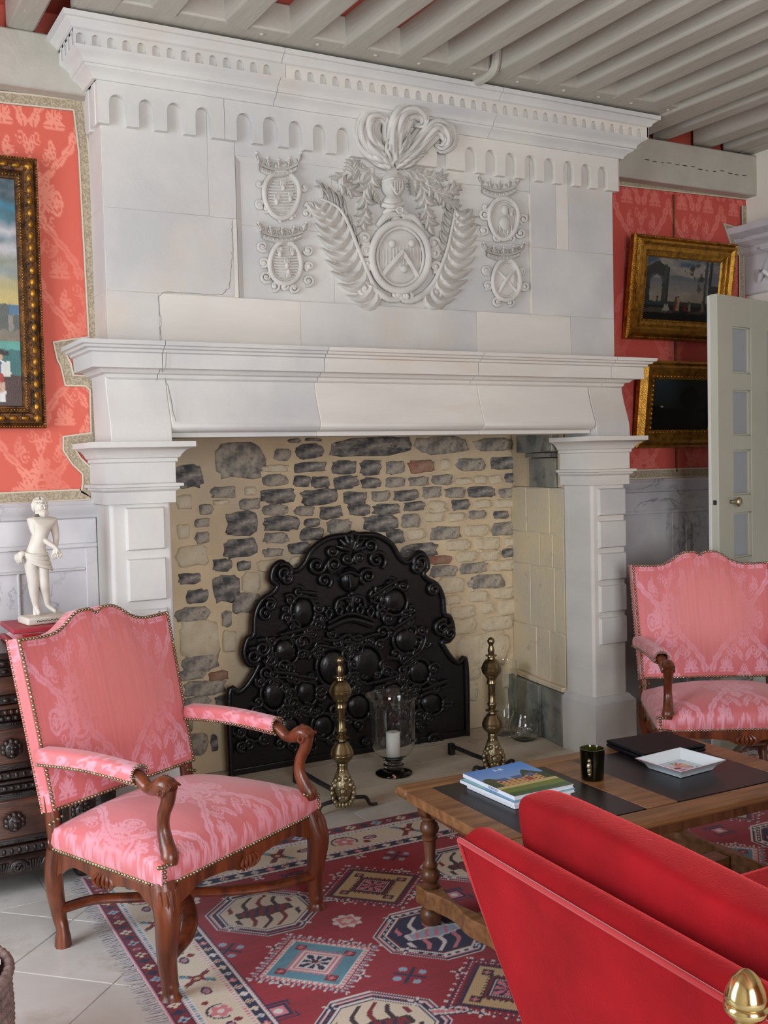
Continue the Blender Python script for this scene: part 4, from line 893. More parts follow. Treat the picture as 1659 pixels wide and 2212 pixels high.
# ---- andirons
def andiron(gx, gy, ztop, label, bar_y, lean=(0, 0)):
    r = thing('andiron', label, 'andiron', (gx, gy, 0), group='brass andirons in the hearth')
    yy = [222-27, 203, 222, 240, 250, 262, 285, 300, 312, 318, 324, 332, 345, 352, 375, 398, 402, 406, 412, 416, 420, 440, 458, 464, 468, 476, 490, 510, 520, 534, 580, 584, 588, 592, 640, 648, 656, 666, 682, 690, 696, 702, 708, 720, 728, 735, 760, 785, 789, 793, 799, 803, 807, 830, 850, 858, 868, 890, 905]
    rr = [0, 17, 27, 20, 14, 17, 24, 21, 20, 38, 40, 24, 26, 40, 58, 67, 71, 67, 71, 67, 70, 63, 48, 40, 44, 32, 30, 36, 28, 25, 23, 28, 28, 23, 25, 31, 34, 30, 22, 30, 47, 47, 24, 26, 40, 42, 62, 70, 73, 69, 73, 69, 71, 62, 42, 30, 34, 30, 38]
    u = .672/900
    prof = [(q*u*1.0, ztop-(y-195)*u) for y, q in zip(yy, rr)]
    build(MB().lathe(prof[::-1], 28), 'baluster', 'brass', r, world=False, smooth=50)
    zb = ztop-(905-195)*u
    mb = MB(); A = []                      # lion mask pedestal
    for i, (z, wx, wy) in enumerate(((zb+.005, .026, .026), (zb-.02, .036, .034), (zb-.05, .046, .044), (zb-.085, .050, .050), (zb-.115, .044, .046), (zb-.145, .034, .036), (zb-.165, .020, .022))):
        A.append([(wx*cos(a)*(1+.05*sin(5*a)), wy*sin(a)*(1+.05*sin(5*a)), z) for a in np.linspace(0, 2*pi, 20, endpoint=False)])
    mb.grid(np.array(A), wrap_v=True); mb.f.append(tuple(range(20))); mb.f.append(tuple(6*20+i for i in range(20)))
    fx_, fy_ = -.45, -.89
    px_, py_ = -fy_, fx_
    def at(side, fwd, z): return (fx_*fwd+px_*side, fy_*fwd+py_*side, z)
    mb.ell(at(0, .050, zb-.085), .017, .017, .020, 10, 8); mb.ell(at(0, .056, zb-.105), .012, .012, .009, 10, 8)
    for s in (1, -1):
        mb.ell(at(.018*s, .046, zb-.072), .009, .009, .007, 8, 6); mb.ell(at(.014*s, .052, zb-.112), .011, .011, .011, 8, 6)
        mb.ell(at(.036*s, .03, zb-.06), .012, .012, .014, 8, 6)
        for q in range(9):
            a = .3+q*.34; mb.ell(at(s*.050*sin(a), .028+.01*cos(3*a), zb-.09+.064*cos(a)), .012, .012, .014, 8, 6)
    for q in range(5): mb.ell(at(-.03+.015*q, .044-.3*abs(-.03+.015*q), zb-.148), .009, .009, .014, 8, 6)
    build(mb, 'lion_mask', 'brass_dull', r, world=False, smooth=70)
    mb = MB()
    for s in (1, -1):
        pts = spline([(s*.01, 0, zb-.13), (s*.07, -.002, zb-.135), (s*.115, -.005, .045), (s*.135, -.008, .012), (s*.17, -.01, .008)], 16)
        mb.tube(pts, list(np.linspace(.011, .007, 16)), 8)
    build(mb, 'leg', 'dark_iron', r, world=False)
    mb = MB(); mb.tube([(0, .02, zb-.115), (-.0, bar_y*.5, zb-.12), (-.0, bar_y, zb-.118)], .012, 8, up=(1, 0, 0)); build(mb, 'log_bar', 'dark_iron', r, world=False)
    build(MB().box(-.016, .016, bar_y-.02, bar_y+.012, .0, zb-.105), 'rear_foot', 'dark_iron', r, world=False, bevel=.004)
g = onz(742, 1752); zt1 = (lambda d: CAM[2]+d[2]*((g[0]*d[0]+g[1]*d[1])/(d[0]**2+d[1]**2)))(ray(729, 1417))
andiron(g[0], g[1], zt1, 'brass andiron with lion mask beside the pink armchair', .52)
g = onz(1066, 1668); zt2 = (lambda d: CAM[2]+d[2]*((g[0]*d[0]+g[1]*d[1])/(d[0]**2+d[1]**2)))(ray(1048, 1376))
andiron(g[0], g[1], zt2, 'brass andiron with lion mask nearer the round glass vase', .40)

# ---- glass
def shell(prof_out, t, n=40):
    """closed glass wall from an outer profile"""
    inn = [(max(r-t, 0.0005), z) for r, z in reversed(prof_out) if z > prof_out[0][1]+t*.5]
    return MB().lathe(list(prof_out)+inn+[(0.0004, inn[-1][1])], n)
h = onz(851, 1672)
hg = thing('hurricane_lamp', 'clear glass hurricane lamp on a flat glass foot', 'lamp', (h[0], h[1], 0))
foot = [(.0005, 0), (.092, 0), (.096, .006), (.094, .013), (.07, .022), (.05, .028), (.046, .036), (.053, .044), (.053, .052), (.045, .058), (.047, .066), (.052, .074), (.048, .080), (.0005, .082)]
build(MB().lathe(foot, 40), 'foot', 'clear_glass', hg, world=False, smooth=60)
bowl = [(.0005, .083), (.045, .083), (.068, .094), (.093, .115), (.108, .145), (.114, .18), (.115, .30), (.117, .35), (.123, .385), (.136, .402), (.141, .412)]
build(shell(bowl, .0035), 'bowl', 'clear_glass', hg, world=False, smooth=60)
cd = thing('candle', 'thick white candle inside the glass hurricane lamp', 'candle', (h[0], h[1], .088))
build(MB().lathe([(.0005, 0), (.031, 0), (.036, .006), (.036, .128), (.031, .132), (.012, .126), (.0005, .125)], 28), 'wax_body', 'wax', cd, world=False, smooth=60)
build(MB().tube([(0, 0, .12), (.001, 0, .134)], .0012, 6, up=(1, 0, 0)), 'wick', 'black_plastic', cd, world=False)
v = onz(1132, 1598)
vs_ = [(.0005, 0), (.05, 0), (.062, .006), (.08, .03), (.087, .062), (.084, .095), (.07, .13), (.06, .155), (.06, .17)]
vz = thing('glass_vase', 'round bubble-shaped clear glass vase in the hearth corner', 'vase', (v[0], v[1], 0)); build(shell(vs_, .003), 'bowl', 'clear_glass', vz, world=False, smooth=70)
mb = MB()
for k in range(26):
    a, z, q = random.random()*6.28, random.uniform(.02, .09), random.uniform(.0, .055); mb.ell((q*cos(a), q*sin(a), z*.8+.012), .010, .008, .006, 8, 5)
build(mb, 'glass_pebbles', 'clear_glass', vz, world=False, smooth=80, kind='stuff')
v = onz(1096, 1586); cy = thing('glass_cylinder', 'tall thin clear glass cylinder behind the right andiron', 'vase', (v[0]-.01, v[1], 0))
build(shell([(.0005, 0), (.055, 0), (.058, .006), (.03, .02), (.024, .04), (.05, .06), (.066, .09), (.068, .30), (.068, .42), (.07, .43)], .0025), 'bowl', 'clear_glass', cy, world=False, smooth=60)
# ================================================================ ARMCHAIRS
attrmat('pink_damask', 'col', rough=.42, bump=.2, bscale=420, sheen=.35, spec=.45, noise=.07, nscale=55, stretch=(7, 7, .7))
PG, PF = (216, 112, 114), (234, 160, 174)
def pinkcol(U, V, seed=0, worn=None, rep=(.36, .54), ph=(.5, .08)):
    d = damask(U/rep[0]+ph[0], V/rep[1]+ph[1])
    k = np.clip(.35+1.1*vnoise(U*5+3, V*5, seed), .3, 1.0)
    if worn is not None: k = k*worn
    st_ = (vnoise(U*150, V*5, seed+4, 2)-.5)*.16
    base = lin(PG)*(1-(d*k)[..., None])+lin(PF)*(d*k)[..., None]
    if worn is not None:
        mid = lin((226, 130, 126)); base = base*worn[..., None]+mid*(1-worn[..., None])
    return np.clip(base*(1+st_[..., None]), 0, 1)
def nail(mb, p, r=.0068): mb.ell(p, r, r, r, 7, 4)
def along(mb, pts, step, r=.0068):
    P = np.array(pts, float); d = np.r_[0, np.cumsum(np.linalg.norm(np.diff(P, axis=0), axis=1))]; n = max(2, int(d[-1]/step)+1)
    for t in np.linspace(0, d[-1], n): nail(mb, [np.interp(t, d, P[:, k]) for k in range(3)], r)
hwS = lambda v: .392-.062*v        # seat half width, v 0 front .. 1 back
SD = .555                          # seat depth
def ytop(u):                        # camel-back top line
    a = abs(u); return 1.036+.064*np.exp(-((max(a,.2)-.20)/.235)**2)-.006*np.sin(a*pi)
def backpt(u, t, off=0):
    zt = ytop(u); z = .470+(zt-.470)*t-.020*np.exp(-(abs(u)/.05)**2)*t**14
    x = u*(.340+.014*t); y = .530+.135*(z-.470)/.60
    b = .034*max(0, (1-abs(u)**2.4))*max(0, 1-abs(2*t-1)**2.6)
    return np.array((x, y-b+off, z-.2*off))
def armchair(label, loc, rot, group, z=.0085, drop=0):
    r = thing('armchair', label, 'armchair', (loc[0], loc[1], z), rot, group)
    K_ = dict(parent=r, world=False)
    # seat
    a = np.r_[-1.2, -1.12, -1.04, np.linspace(-1, 1, 190), 1.04, 1.12, 1.2]; b = np.r_[-.2, -.12, -.04, np.linspace(0, 1, 140), 1.04, 1.12, 1.2]
    A, B = np.meshgrid(a, b, indexing='ij'); uu, vv = np.clip(A, -1, 1), np.clip(B, 0, 1)
    ex = np.maximum(np.abs(A)-1, 0)/.2; ey = np.maximum(np.maximum(B-1, -B), 0)/.2; e = np.maximum(ex, ey)
    hw = .392-.062*vv; X = uu*hw; Y = vv*SD-.008
    crown_ = (1-np.abs(uu)**2.6)*(1-np.abs(2*vv-1)**2.8)
    Z = .412+.078*np.maximum(crown_, 0)**.7-.078*e
    bul = .010*np.sin(pi*np.clip(e, 0, 1)); X = X+np.sign(A)*bul*(ex > 0); Y = Y+np.where(B < 0, -bul, bul*(B > 1))
    gridmesh('seat_cushion', np.stack([X, Y, Z], -1), 'pink_damask', r, False, pinkcol(X+ .12*ex*np.sign(A), Y+.12*np.where(B < 0, -ey, ey), 1))
    # backrest: front sheet wrapping to the sides
    a = np.r_[-1.2, -1.1, -1.02, np.linspace(-1, 1, 160), 1.02, 1.1, 1.2]; b = np.r_[-.2, -.1, np.linspace(0, 1, 140), 1.02, 1.1, 1.2]
    P = np.zeros((len(a), len(b), 3)); U_ = np.zeros(P.shape[:2]); V_ = np.zeros(P.shape[:2])
    for i, u in enumerate(a):
        for j, t in enumerate(b):
            e = max(max(abs(u)-1, 0), max(t-1, -t, 0))/.2; P[i, j] = backpt(max(-1, min(1, u)), max(0, min(1, t)), .052*e)
            U_[i, j] = u*.345; V_[i, j] = .47+t*.6
    worn = np.clip(1.15-1.3*np.exp(-((U_-.03)/.25)**2-((V_-.82)/.22)**2), .1, 1)
    gridmesh('backrest', P, 'pink_damask', r, False, pinkcol(U_, V_, 9, worn))
    mb = MB(); mb.grid(np.array([[backpt(u, t, .054) for t in np.linspace(0, 1, 6)] for u in np.linspace(-1, 1, 24)])); build(mb, 'back_cover', 'red_leather', **K_)
    # arms
    for s in (-1, 1):
        rows = []; ys = np.r_[.56, .555, .54, np.linspace(.52, .16, 40), .14, .128, .124]
        for y in ys:
            f = (.56-y)/.436; xc = s*(.346-.006*f); zc = .655+.010*sin(pi*f)-.006*f; k = 1 if .13 < y < .545 else .8
            rows.append([(xc+.034*k*np.sign(cos(q))*abs(cos(q))**.7, y, zc+.031*k*np.sign(sin(q))*abs(sin(q))**.7) for q in np.linspace(-pi/2, 3*pi/2, 34)])
        P = np.array(rows); q = np.linspace(0, .2, 34)
        pad = gridmesh('arm_pad', P if s > 0 else P[:, ::-1], 'pink_damask', r, False, pinkcol(np.tile(q, (len(ys), 1))+.1, np.tile(ys[:, None], (1, 34)), 5, rep=(.2, .3)))
        mb = MB(); pts = spline([(s*.342, .175, .645), (s*.342, .125, .645), (s*.342, .085, .618), (s*.344, .05, .622), (s*.345, .012, .640), (s*.345, -.022, .628)], 22)
        mb.tube(pts, [.022, .023, .025, .026, .025, .023, .022, .021, .021, .022, .023, .024, .026, .028, .030, .031, .032, .032, .031, .029, .026, .020], 10, up=(0, 0, 1), ry=.85)
        for q in (-1, 1): mb.tube([(s*.345+q*.026, .008+.020*(1-.75*t)*cos(1+7*t), .622+.020*(1-.75*t)*sin(1+7*t)) for t in np.linspace(0, 1, 20)], list(np.linspace(.006, .003, 20)), 6, up=(1, 0, 0))
        for q in range(5): mb.tube([(s*.345+(-.018+.009*q), .02, .667-abs(q-2)*.003), (s*.345+(-.022+.011*q), -.03, .645-abs(q-2)*.004)], [.003, .004], 6, up=(1, 0, 0))
        pts = spline([(s*.345, -.006, .63), (s*.344, .004, .585), (s*.341, .024, .545), (s*.339, .030, .50), (s*.343, .014, .455), (s*.350, -.004, .425), (s*.354, -.006, .402)], 24)
        mb.tube(pts, list(np.interp(np.linspace(0, 1, 24), [0, .2, .45, .7, .85, 1], [.024, .021, .019, .024, .027, .024])), 8, up=(0, 1, 0))
        build(mb, 'arm_support', 'walnut', smooth=50, **K_)
    # legs
    for s in (-1, 1):
        pts = spline([(s*.366, .014, .345), (s*.374, -.004, .295), (s*.379, -.016, .25), (s*.377, -.008, .18), (s*.372, .0, .11), (s*.370, -.004, .06), (s*.370, -.008, .03), (s*.370, -.008, .0)], 26)
        mb = MB().tube(pts, list(np.interp(np.linspace(0, 1, 26), [0, .15, .3, .55, .78, .85, .9, 1], [.042, .043, .040, .030, .025, .027, .023, .036])), 8, up=(0, 1, 0))
        for q in range(6):
            a_ = -1.2+q*.48; mb.tube(spline([(s*.372+.036*sin(a_), .004-.038*cos(a_), .335), (s*.377+.030*sin(a_), -.012-.034*cos(a_), .27), (s*.377+.006*sin(a_), -.014-.028*cos(a_), .20)], 8), [.004, .008, .008, .007, .006, .005, .004, .002], 6)
        build(mb, 'leg', 'walnut', smooth=50, **K_)
        pts = spline([(s*.325, .535, .345), (s*.328, .546, .28), (s*.314, .562, .20), (s*.290, .580, .13), (s*.283, .580, .085), (s*.283, .568, .05), (s*.283, .568, -drop*(s < 0))], 24)
        mb = MB().tube(pts, list(np.interp(np.linspace(0, 1, 24), [0, .3, .7, .86, .9, 1], [.030, .030, .023, .021, .026, .028])), 8, up=(0, 1, 0)); build(mb, 'leg', 'walnut', smooth=50, **K_)
        pts = [(s*.318, .54, .33), (s*.318, .552, .42), (s*.318, .565, .52)]; build(MB().tube(spline(pts, 8), .024, 8, up=(0, 1, 0)), 'back_post', 'walnut', smooth=50, **K_)
    # rails with scalloped edge and carved drop
    def apron(n, L):
        t = np.linspace(-1, 1, 29); zz = [.300-.045*abs(q)**5-.012*(abs(q) < .16)-.010*np.cos(q*pi*1.5)*(abs(q) < .75) for q in t]
        return [(q*L, z) for q, z in zip(t, zz)]+[(L, .338), (-L, .338)]
    build(MB().prism(apron(0, .350), -.012, .02), 'front_rail', 'walnut', smooth=30, **K_)
    mb = MB()
    for q in range(5): mb.tube(spline([((q-2)*.012, -.014, .318), ((q-2)*.022, -.02, .295), ((q-2)*.012, -.014, .272)], 7), [.003, .006, .007, .007, .006, .005, .003], 6)
    build(mb, 'carved_shell', 'walnut', **K_)
    for s in (-1, 1):
        mb = MB(); pl = apron(0, .25); mb.prism([(y+.275, z) for y, z in pl], -.014, .014, axis='x')
        mb.v = [(x+s*(.374-.105*(y-.02)), y, z) for x, y, z in mb.v]; build(mb, 'side_rail', 'walnut', smooth=30, **K_)
        mb = MB()
        for q in range(5): mb.tube(spline([(s*.358, .275+(q-2)*.012, .318), (s*.364, .275+(q-2)*.022, .295), (s*.358, .275+(q-2)*.012, .27)], 7), [.003, .006, .007, .007, .006, .005, .003], 6)
        build(mb, 'carved_shell', 'walnut', **K_)
    build(MB().box(-.33, .33, .535, .56, .285, .338), 'back_rail', 'walnut', bevel=.004, **K_)
    # curved X stretcher
    for s in (-1, 1):
        for fy_, ly in ((0, 0), (1, .572)):
            xe = .370 if not fy_ else .283; yc = .25 if not fy_ else .33
            pts = spline([(s*xe, ly, .118), (s*xe*.62, ly+(.055 if not fy_ else -.045), .120), (s*xe*.30, yc-(.10 if not fy_ else -.06), .124), (s*.03, yc, .128), (s*.005, .29, .128)], 22)
            build(MB().tube(pts, [.026]*22, 10, up=(0, 0, 1), ry=.62), 'stretcher', 'walnut', smooth=50, **K_)
    build(MB().lathe([(.0, .098), (.04, .10), (.045, .115), (.045, .14), (.03, .15), (.012, .165), (0, .17)], 20, (0, .29, 0)), 'stretcher_boss', 'walnut', smooth=50, **K_)
    # nails
    mb = MB(); st_ = .0142
    along(mb, [backpt(u, 1, -.004)+np.array((0, 0, -.006)) for u in np.linspace(-.97, .97, 90)], st_)
    for s in (-1, 1):
        along(mb, [backpt(s*.975, t, -.004) for t in np.linspace(.01, .985, 30)], st_); along(mb, [backpt(s, t, .046)+np.array((s*.001, 0, 0)) for t in np.linspace(.0, 1, 30)], st_*1.05, .0052)
        y0 = .555
        for q in (-1, 1): along(mb, [(s*(.346-.006*(.56-y)/.436)+q*.0335, y, .634+.010*sin(pi*(.56-y)/.436)) for y in np.linspace(.545, .128, 12)], .0125, .0055)
        along(mb, [(s*.340+.034*cos(a_), .122, .650+.031*sin(a_)) for a_ in np.linspace(-.35*pi, 1.35*pi, 18)], .0125, .0055)
        along(mb, [(s*(hwS(v)+.004), v*SD, .345) for v in np.linspace(0, .96, 8)], st_)
        along(mb, [(s*(.392), -.012, z) for z in np.linspace(.345, .405, 5)], st_*.9); along(mb, [(s*.385, -.016, z) for z in np.linspace(.345, .405, 5)], st_*.9)
        along(mb, [(s*.398, -.004, .405), (s*.36, -.024, .408), (s*.32, -.004, .425)], st_*.9); along(mb, [(s*.345, .535, .43), (s*.30, .53, .445)], st_)
    along(mb, [backpt(u, .008, -.003) for u in np.linspace(-.97, .97, 40)], st_); along(mb, [(x, -.012, .345) for x in np.linspace(-.388, .388, 20)], st_)
    build(mb, 'nail_trim', 'brass_dull', smooth=80, kind='stuff', label='row of domed brass nails', **K_)
    return r
armchair('pink damask open armchair standing half on the rug beside the statuette chest', (1.246, 3.241), radians(28.4), 'pair of pink armchairs', drop=.0085)
armchair('pink damask open armchair in shade beyond the coffee table by the open door', (3.718, 3.389), radians(-29), 'pair of pink armchairs')

# ================================================================ COFFEE TABLE
TC = np.array((2.41, 2.80)); TA = radians(-1.2)
tb = thing('coffee_table', 'low oak coffee table with black leather panels and turned legs', 'table', (TC[0], TC[1], .0085), TA)
L_, W_, TZ = .645, .365, .4715
kt = dict(parent=tb, world=False); TT = .48
def tbox(name, mt, x0, x1, y0, y1, z0, z1, bevel=.003): return build(MB().box(x0, x1, y0, y1, z0, z1), name, mt, bevel=bevel, **kt)
for s in (-1, 1):
    tbox('top_board', 'oak', -L_, L_, s*W_ if s < 0 else W_-.088, -W_+.088 if s < 0 else W_, TZ-.034, TZ, .012)
    tbox('end_board', 'oak', s*L_ if s < 0 else L_-.10, -L_+.10 if s < 0 else L_, -W_+.089, W_-.089, TZ-.034, TZ, .003)
tbox('cross_board', 'oak', -.075, .055, -W_+.089, W_-.089, TZ-.034, TZ, .002)
tbox('leather_panel', 'black_leather', -L_+.1005, -.0755, -W_+.0895, W_-.0895, TZ-.03, TZ-.0015, 0); tbox('leather_panel', 'black_leather', .0555, L_-.1005, -W_+.0895, W_-.0895, TZ-.03, TZ-.0015, 0)
for s in (-1, 1):
    tbox('apron', 'oak_leg', -L_+.09, L_-.09, s*(W_-.09)-.012, s*(W_-.09)+.012, TZ-.095, TZ-.034); tbox('apron', 'oak_leg', s*(L_-.09)-.012, s*(L_-.09)+.012, -W_+.09, W_-.09, TZ-.095, TZ-.034)
tl_ = [(.030, .0), (.036, .012), (.040, .03), (.036, .048), (.022, .058), (.024, .066)]
tl2 = [(.020, .125), (.031, .130), (.031, .138), (.022, .144), (.027, .150), (.033, .160), (.033, .176), (.026, .188), (.018, .193), (.025, .198), (.027, .206), (.022, .212), (.017, .22), (.022, .285), (.022, .290), (.028, .296), (.028, .304), (.020, .308), (.030, .318), (.034, .332), (.028, .350), (.018, .358), (.029, .366), (.029, .374), (.020, .378), (.024, .386)]
for sx in (-1, 1):
    for sy in (-1, 1):
        c = (sx*(L_-.088), sy*(W_-.09), 0)
        lg = build(MB().lathe(tl2, 24, c), 'leg', 'oak_leg', smooth=40, **kt)
        build(MB().lathe(tl_, 24, c), 'bun_foot', 'oak_leg', smooth=50, parent=lg, world=False); build(MB().box(c[0]-.03, c[0]+.03, c[1]-.03, c[1]+.03, .38, .446), 'leg_block', 'oak_leg', parent=lg, world=False, bevel=.003)
for sx in (-1, 1):
    x = sx*(L_-.088); w0 = W_-.09; pl = []
    for q in np.linspace(-1, 1, 41): pl.append((x+.036-(.020*(abs(q) < .74)-.008*np.cos(q*pi*2.7)*(abs(q) < .74)), q*(w0+.045)))
    pl2 = [(2*x-a, b) for a, b in reversed(pl)]
    build(MB().prism(pl+pl2, .064, .126, axis='z'), 'end_stretcher', 'oak', bevel=.004, **kt)
tbox('long_stretcher', 'oak', -L_+.115, L_-.115, -.035, .035, .072, .118, .004)

# ---- things on the table
def rotpts(pts, c, a): return [(c[0]+x*cos(a)-y*sin(a), c[1]+x*sin(a)+y*cos(a)) for x, y in pts]
def text_mesh(body, size, mt, parent, M, name='lettering'):
    cu = bpy.data.curves.new('t', 'FONT'); cu.body = body; cu.size = size; cu.align_x = 'CENTER'; cu.extrude = .0002
    o = bpy.data.objects.new('t', cu); me = bpy.data.meshes.new_from_object(o); bpy.data.objects.remove(o)
    me.materials.append(MATS[mt]); me.transform(M); return link(name, me, parent, False)
mat('navy_ink', srgb(40, 60, 110), rough=.5); mat('white_ink', srgb(240, 244, 250), rough=.5); mat('sky_cover', srgb(90, 150, 215), srgb(120, 190, 160), rough=.25, scale=14); mat('pebble_cover', srgb(60, 70, 110), srgb(130, 140, 170), rough=.3, scale=90)
attrmat('magazine_cover', 'col', rough=.18, spec=.5)
def magazine(label, c, a, w, h, z0, th, cover, mt_side='paper'):
    """lying flat, spine on the -x side"""
    r = thing('magazine', label, 'magazine', (c[0], c[1], z0), a, 'magazines stacked on the table')
    build(MB().box(-w/2+.002, w/2-.003, -h/2+.002, h/2-.002, .001, th-.001), 'pages', mt_side, r, False, bevel=0)
    build(MB().box(-w/2, -w/2+.003, -h/2, h/2, 0, th), 'spine', mt_side, r, False, bevel=.001)
    build(MB().box(-w/2, w/2, -h/2, h/2, 0, .0012), 'back_cover', mt_side, r, False, bevel=0)
    if cover is None: build(MB().box(-w/2, w/2, -h/2, h/2, th-.0012, th), 'front_cover', 'sky_cover' if th < .015 else 'pebble_cover', r, False, bevel=0)
    else:
        n1, n2 = 70, 100; X, Y = np.meshgrid(np.linspace(-w/2, w/2, n1), np.linspace(-h/2, h/2, n2), indexing='ij')
        Z = th+.004*(X/w+.5)**3*(Y/h+.5)*1.2; gridmesh('front_cover', np.stack([X, Y, Z], -1), 'magazine_cover', r, False, cover(X/w+.5, Y/h+.5))
        build(MB().box(-w/2, w/2, -h/2, h/2, th-.0015, th-.0003), 'cover_board', mt_side, r, False, bevel=0)
    return r
def chateau(u, v):
    """blue sky, trees, house, lawn; v=1 is the top of the page"""
    sky = lin((70, 140, 225))*(v[..., None])+lin((170, 205, 240))*(1-v[..., None]); c = sky
    def put(mask, col):
        nonlocal c; c = np.where(mask[..., None], lin(col), c)
    put((v < .52+.14*np.exp(-((u-.12)/.13)**2)+.20*np.exp(-((u-.78)/.12)**2)+.03*vnoise(u*14, v*14, 2)) & (v > .2), (44, 70, 46))
    put((v > .34) & (v < .54) & (u > .16) & (u < .86) & ~((np.sin(u*70) > .45) & (np.sin(v*95) > .1)), (214, 160, 106))
    put((v > .50) & (v < .60) & (u > .2) & (u < .84) & (np.sin(u*26) > -.5), (84, 100, 150))
    put((v > .38) & (v < .5) & (u > .6) & (u < .7), (150, 60, 70))
    put((v < .34) & (v > .27), (206, 190, 130)); put((v < .27) & (v > .12), (110, 130, 60)); put(v < .13, (60, 96, 60))
    return c
mc = onz(1098, 1704, .51)[:2]; ma = radians(-4)
e1 = onz(1000, 1680, .51)[:2]; e2 = onz(1123, 1656, .51)[:2]; ma = math.atan2(e2[1]-e1[1], e2[0]-e1[0]); mw = float(np.linalg.norm(e2-e1)); mh = .30
mcn = (e1+e2)/2+np.array((sin(ma), -cos(ma)))*mh/2
magazine('thick grey picture book at the bottom of the magazine stack', mcn+(-.0, -.005), ma+.02, mw*.97, mh*.9, TT, .020, None)
magazine('white-spined magazine in the middle of the stack', mcn+(-.012, -.012), ma+.03, mw*1.05, mh, TT+.0205, .011, None)
m3 = magazine('glossy magazine with a manor house cover on top of the stack', mcn, ma, mw, mh, TT+.032, .013, chateau)
text_mesh('S-B', .028, 'white_ink', m3, Matrix.Translation((.0, mh/2-.045, .0142)) @ Matrix.Rotation(0, 4, 'Z'))
text_mesh('NORROEN', .011, 'navy_ink', m3, Matrix.Translation((-mw/2-.0002, -.03, .0025)) @ Matrix.Rotation(-pi/2, 4, 'Z') @ Matrix.Rotation(pi/2, 4, 'X'))
# dark glass candle cup
g = onz(1280, 1682, TT)
cup = thing('candle_cup', 'dark olive glass tumbler with a small silvery emblem on the side', 'tumbler', (g[0], g[1], TT))
build(shell([(.0005, 0), (.037, 0), (.0385, .003), (.041, .06), (.043, .105), (.044, .108)], .004), 'cup_body', 'green_glass', cup, False, smooth=50)
mb = MB(); dr = np.array((-.80, -.60, 0))
for z, rx, rz in ((.072, .008, .010), (.055, .013, .014), (.038, .011, .012), (.026, .007, .008)): mb.ell((dr[0]*.041, dr[1]*.041, z), rx, .006, rz, 8, 6)
build(mb, 'emblem', 'brass_dull', cup, False)
build(MB().lathe([(.0005, .006), (.034, .006), (.035, .06), (.0005, .062)], 20), 'wax_fill', 'green_glass', cup, False)
# black portfolio / closed laptop
c0, c1, c2 = onz(1306, 1596, .515), onz(1437, 1576, .515), onz(1528, 1605, .515)
ax = c1[:2]-c0[:2]; aa = math.atan2(ax[1], ax[0]); wL = float(np.linalg.norm(ax)); hL = float(np.linalg.norm(c2[:2]-c1[:2])); cc = (c0[:2]+c2[:2])/2
lp = thing('laptop', 'closed black laptop lying on the far side of the table', 'laptop', (cc[0], cc[1], TT), aa)
build(MB().box(-wL/2, wL/2, -hL/2, hL/2, .004, .018), 'base', 'black_plastic', lp, False, bevel=.006); build(MB().box(-wL/2, wL/2, -hL/2, hL/2, .019, .031), 'lid', 'black_plastic', lp, False, bevel=.006)
for sx in (-1, 1):
    for sy in (-1, 1): build(MB().lathe([(.008, 0), (.008, .005)], 10, (sx*(wL/2-.03), sy*(hL/2-.03), 0)), 'rubber_foot', 'black_leather', lp, False)
# porcelain tray
d0, d1, d2, d3 = (onz(1362, 1634, TT+.035), onz(1462, 1610, TT+.035), onz(1546, 1640, TT+.035), onz(1440, 1661, TT+.035))
tcn = (d0+d1+d2+d3)[:2]/4+np.array((.004, -.036)); ta = math.atan2((d1-d0)[1], (d1-d0)[0]); ts = float(np.linalg.norm((d1-d0)[:2])+np.linalg.norm((d2-d3)[:2]))/4; td = float(np.linalg.norm((d2-d1)[:2]))/2
tr = thing('porcelain_tray', 'white porcelain tray painted with a bright feathered bird', 'tray', (tcn[0], tcn[1], TT), ta)
def sq(f, z, fx=1): return [(x*ts*f, y*td*f, z) for x, y in ((-1, -1), (1, -1), (1, 1), (-1, 1))]
rows = [sq(.68, .0), sq(.70, .001), sq(.80, .018), sq(1.0, .034), sq(1.0, .037), sq(.97, .037), sq(.80, .022), sq(.68, .006)]
mb = MB().grid(np.array(rows), wrap_v=True); mb.f.append((3, 2, 1, 0)); build(mb, 'dish', 'porcelain', tr, False, bevel=.001, smooth=30)
attrmat('tray_painting', 'col', rough=.12, coat=.5)
n_ = 90; X, Y = np.meshgrid(np.linspace(-1, 1, n_), np.linspace(-1, 1, n_), indexing='ij'); c = np.broadcast_to(lin((214, 228, 236)), (n_, n_, 3)).copy()
ang = np.arctan2(Y-.1, X+.1); rad = np.hypot(Y-.1, X+.1)
for k, (a0, col) in enumerate(((.2, (226, 190, 60)), (.55, (230, 120, 40)), (.9, (190, 60, 30)), (1.25, (150, 170, 60)), (-.2, (190, 140, 80)), (-.6, (120, 80, 60)))): c[(np.abs(ang-a0) < .13) & (rad < .75) & (rad > .1)] = lin(col)
c[(np.hypot(X+.25, (Y+.05)*1.5) < .2)] = lin((70, 50, 60)); c[(np.abs(Y+.5+.1*np.sin(X*6)) < .09) & (np.abs(X) < .7)] = lin((150, 120, 190))
c[(np.abs(np.sin(X*14+Y*5)) < .25) & (Y > .55)] = lin((110, 130, 190)); c[(np.abs(np.sin(Y*13+X*4)) < .22) & (X < -.65)] = lin((90, 120, 190)); c[(np.abs(np.sin(Y*11-X*4)) < .2) & (X > .7)] = lin((110, 190, 200))
gridmesh('painted_bird', np.stack([X*ts*.68, Y*td*.68, np.full_like(X, .0066)], -1), 'tray_painting', tr, False, c)
for e in range(4):
    a4, b4 = sq(1.003, .0355)[e], sq(1.003, .0355)[(e+1) % 4]; build(MB().tube([a4, b4], .0009, 5, up=(0, 0, 1)), 'rim_line', 'red_leather', tr, False)

